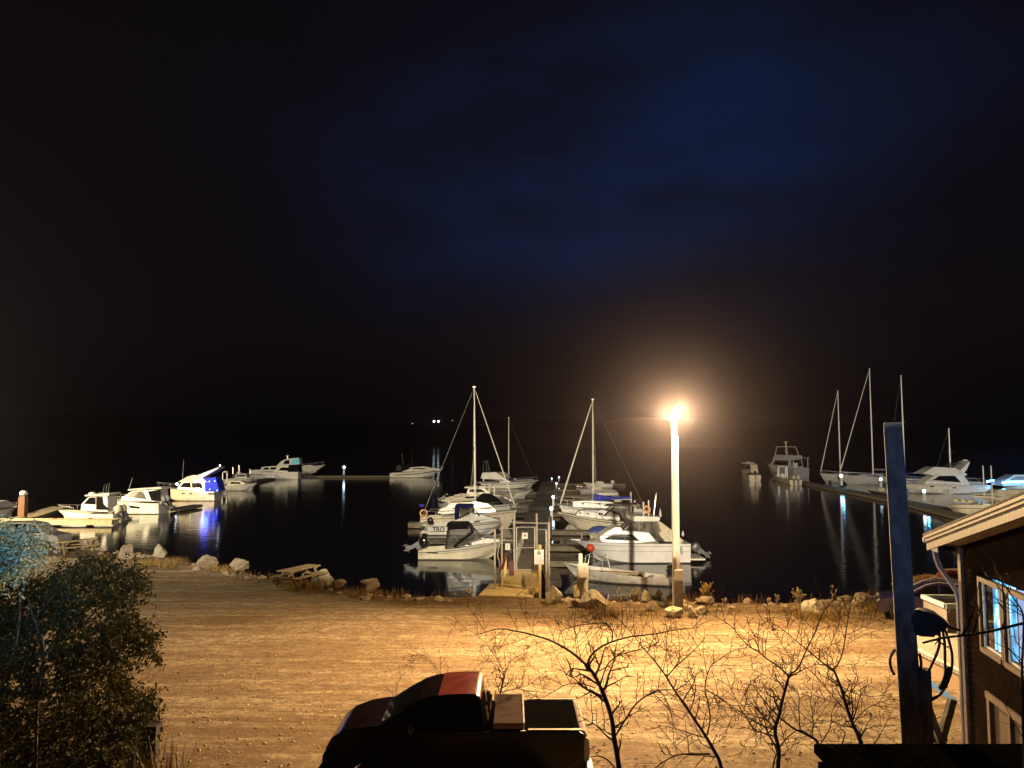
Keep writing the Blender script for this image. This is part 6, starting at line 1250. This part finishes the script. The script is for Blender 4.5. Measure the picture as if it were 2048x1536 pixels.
def leafmat(name, c1, c2, tr=.25):
    m = mat(name, c1, .65, col2=c2, ns=2.2, spec=.15); n = m.node_tree.nodes; l = m.node_tree.links; b = n['Principled BSDF']; o = n['Material Output']
    t = n.new('ShaderNodeBsdfTranslucent'); t.inputs[0].default_value = (c1[0] * 1.3, c1[1] * 1.2, c1[2] * .7, 1); x = n.new('ShaderNodeMixShader'); x.inputs[0].default_value = tr; l.new(b.outputs[0], x.inputs[1]); l.new(t.outputs[0], x.inputs[2]); l.new(x.outputs[0], o.inputs[0]); return m
leafy('leafy_bush', 'large dark leafy bush filling the lower left corner', [(-60, 1150), (40, 1165), (110, 1150), (150, 1122), (200, 1118), (262, 1132), (290, 1170), (262, 1200), (240, 1215), (262, 1245), (300, 1268), (310, 1310), (268, 1322), (240, 1336), (262, 1370), (300, 1392), (305, 1440), (296, 1500), (300, 1620), (-60, 1620)], 9.6, 12.4, 4300, .062, leafmat('dark_green_leaf', (.050, .052, .020), (.016, .020, .009), .15),
      [([(70, 1620), (75, 1400), (88, 1300), (68, 1240), (45, 1170), (20, 1140)], .02, .008, 9.6), ([(66, 1240), (100, 1200), (140, 1150)], .008, .004, 9.6), ([(180, 1620), (190, 1450), (180, 1300), (220, 1200)], .02, .005, 10.8), ([(100, 1620), (150, 1500), (230, 1380), (290, 1290)], .016, .004, 11)], 4)
leafy('pale_bush', 'pale narrow leaved bush catching cyan light at the left edge', [(-80, 1050), (0, 1058), (36, 1056), (62, 1070), (72, 1095), (62, 1120), (30, 1142), (10, 1158), (-80, 1165)], 8.4, 9.5, 620, .055, leafmat('pale_grey_green_leaf', (.48, .56, .46), (.16, .24, .20), .15),
      [([(30, 1300), (40, 1210), (28, 1160), (10, 1110), (0, 1080)], .014, .006, 9.0), ([(38, 1200), (60, 1150), (80, 1110)], .008, .004, 9.0), ([(28, 1160), (-10, 1130)], .006, .004, 9.0)], 9, .42)
# tall weed stakes at the bottom left, cyan light put into the colour
e = thing('plant_stake', 'thin cyan lit stake standing before the dark bush, bottom left', 'stake', (0, 0, 0)); M().tube([P(262, 1600, 8.6), P(267, 1530, 8.6), P(274, 1466, 8.6)], [.012, .014, .006], 6).build('stake', mat('cyan_lit_stake', (.3, .5, .5), .6), e)
k = M()
for i in range(260): a = rnd.uniform(0, 6.28); c = P(rnd.uniform(250, 360), 1640, 9.2 + rnd.random()); blade(k, c.x, c.y, c.z, rnd.uniform(.4, .95), .008, rnd.uniform(.1, .4), a)
tag(k.build('foreground_grass', dry, None, 0), 'dry grass stems at the bottom left beside the bush', kind='stuff')
e = thing('stub_post', 'short dark timber post at the right side of the leafy bush', 'post', P(300, 1560, 10.2)); M().box((0, 0, .2), (.16, .16, .9)).build('post', barkm, e, 0, .02); M().box((0, 0, .67), (.2, .2, .05)).build('cap', barkm, e, 0)
# unseen block added behind the camera; its roof keeps the floodlight off the foreground
e = thing('floodlight_blocker', 'unseen long flat roofed block added behind the viewpoint against the floodlight', 'building', (0, -34, 0)); M().box((0, 0, 6.8), (120, 48, 13.6)).build('wall', wallm, e, 0); k = M()
for i in range(30): k.box((-56 + i * 3.9, 24.03, 5), (1.6, .06, 1.8)); k.box((-56 + i * 3.9, 24.03, 9), (1.6, .06, 1.8))
k.build('window', dgl, e, 0)

hzm = bpy.data.materials.new('lamp_halo_volume'); hzm.use_nodes = True  # thin volume added to give the lamp a halo and lift blacks
n = hzm.node_tree.nodes; l = hzm.node_tree.links; n.remove(n['Principled BSDF']); v = n.new('ShaderNodeVolumePrincipled'); v.inputs['Density'].default_value = .00012; v.inputs['Color'].default_value = (.72, .66, .86, 1); v.inputs['Anisotropy'].default_value = .93
l.new(v.outputs[0], n['Material Output'].inputs['Volume'])
tag(M().box((0, 1150, 48), (7000, 3600, 102)).build('lamp_halo_haze', hzm, None, 0), kind='stuff')
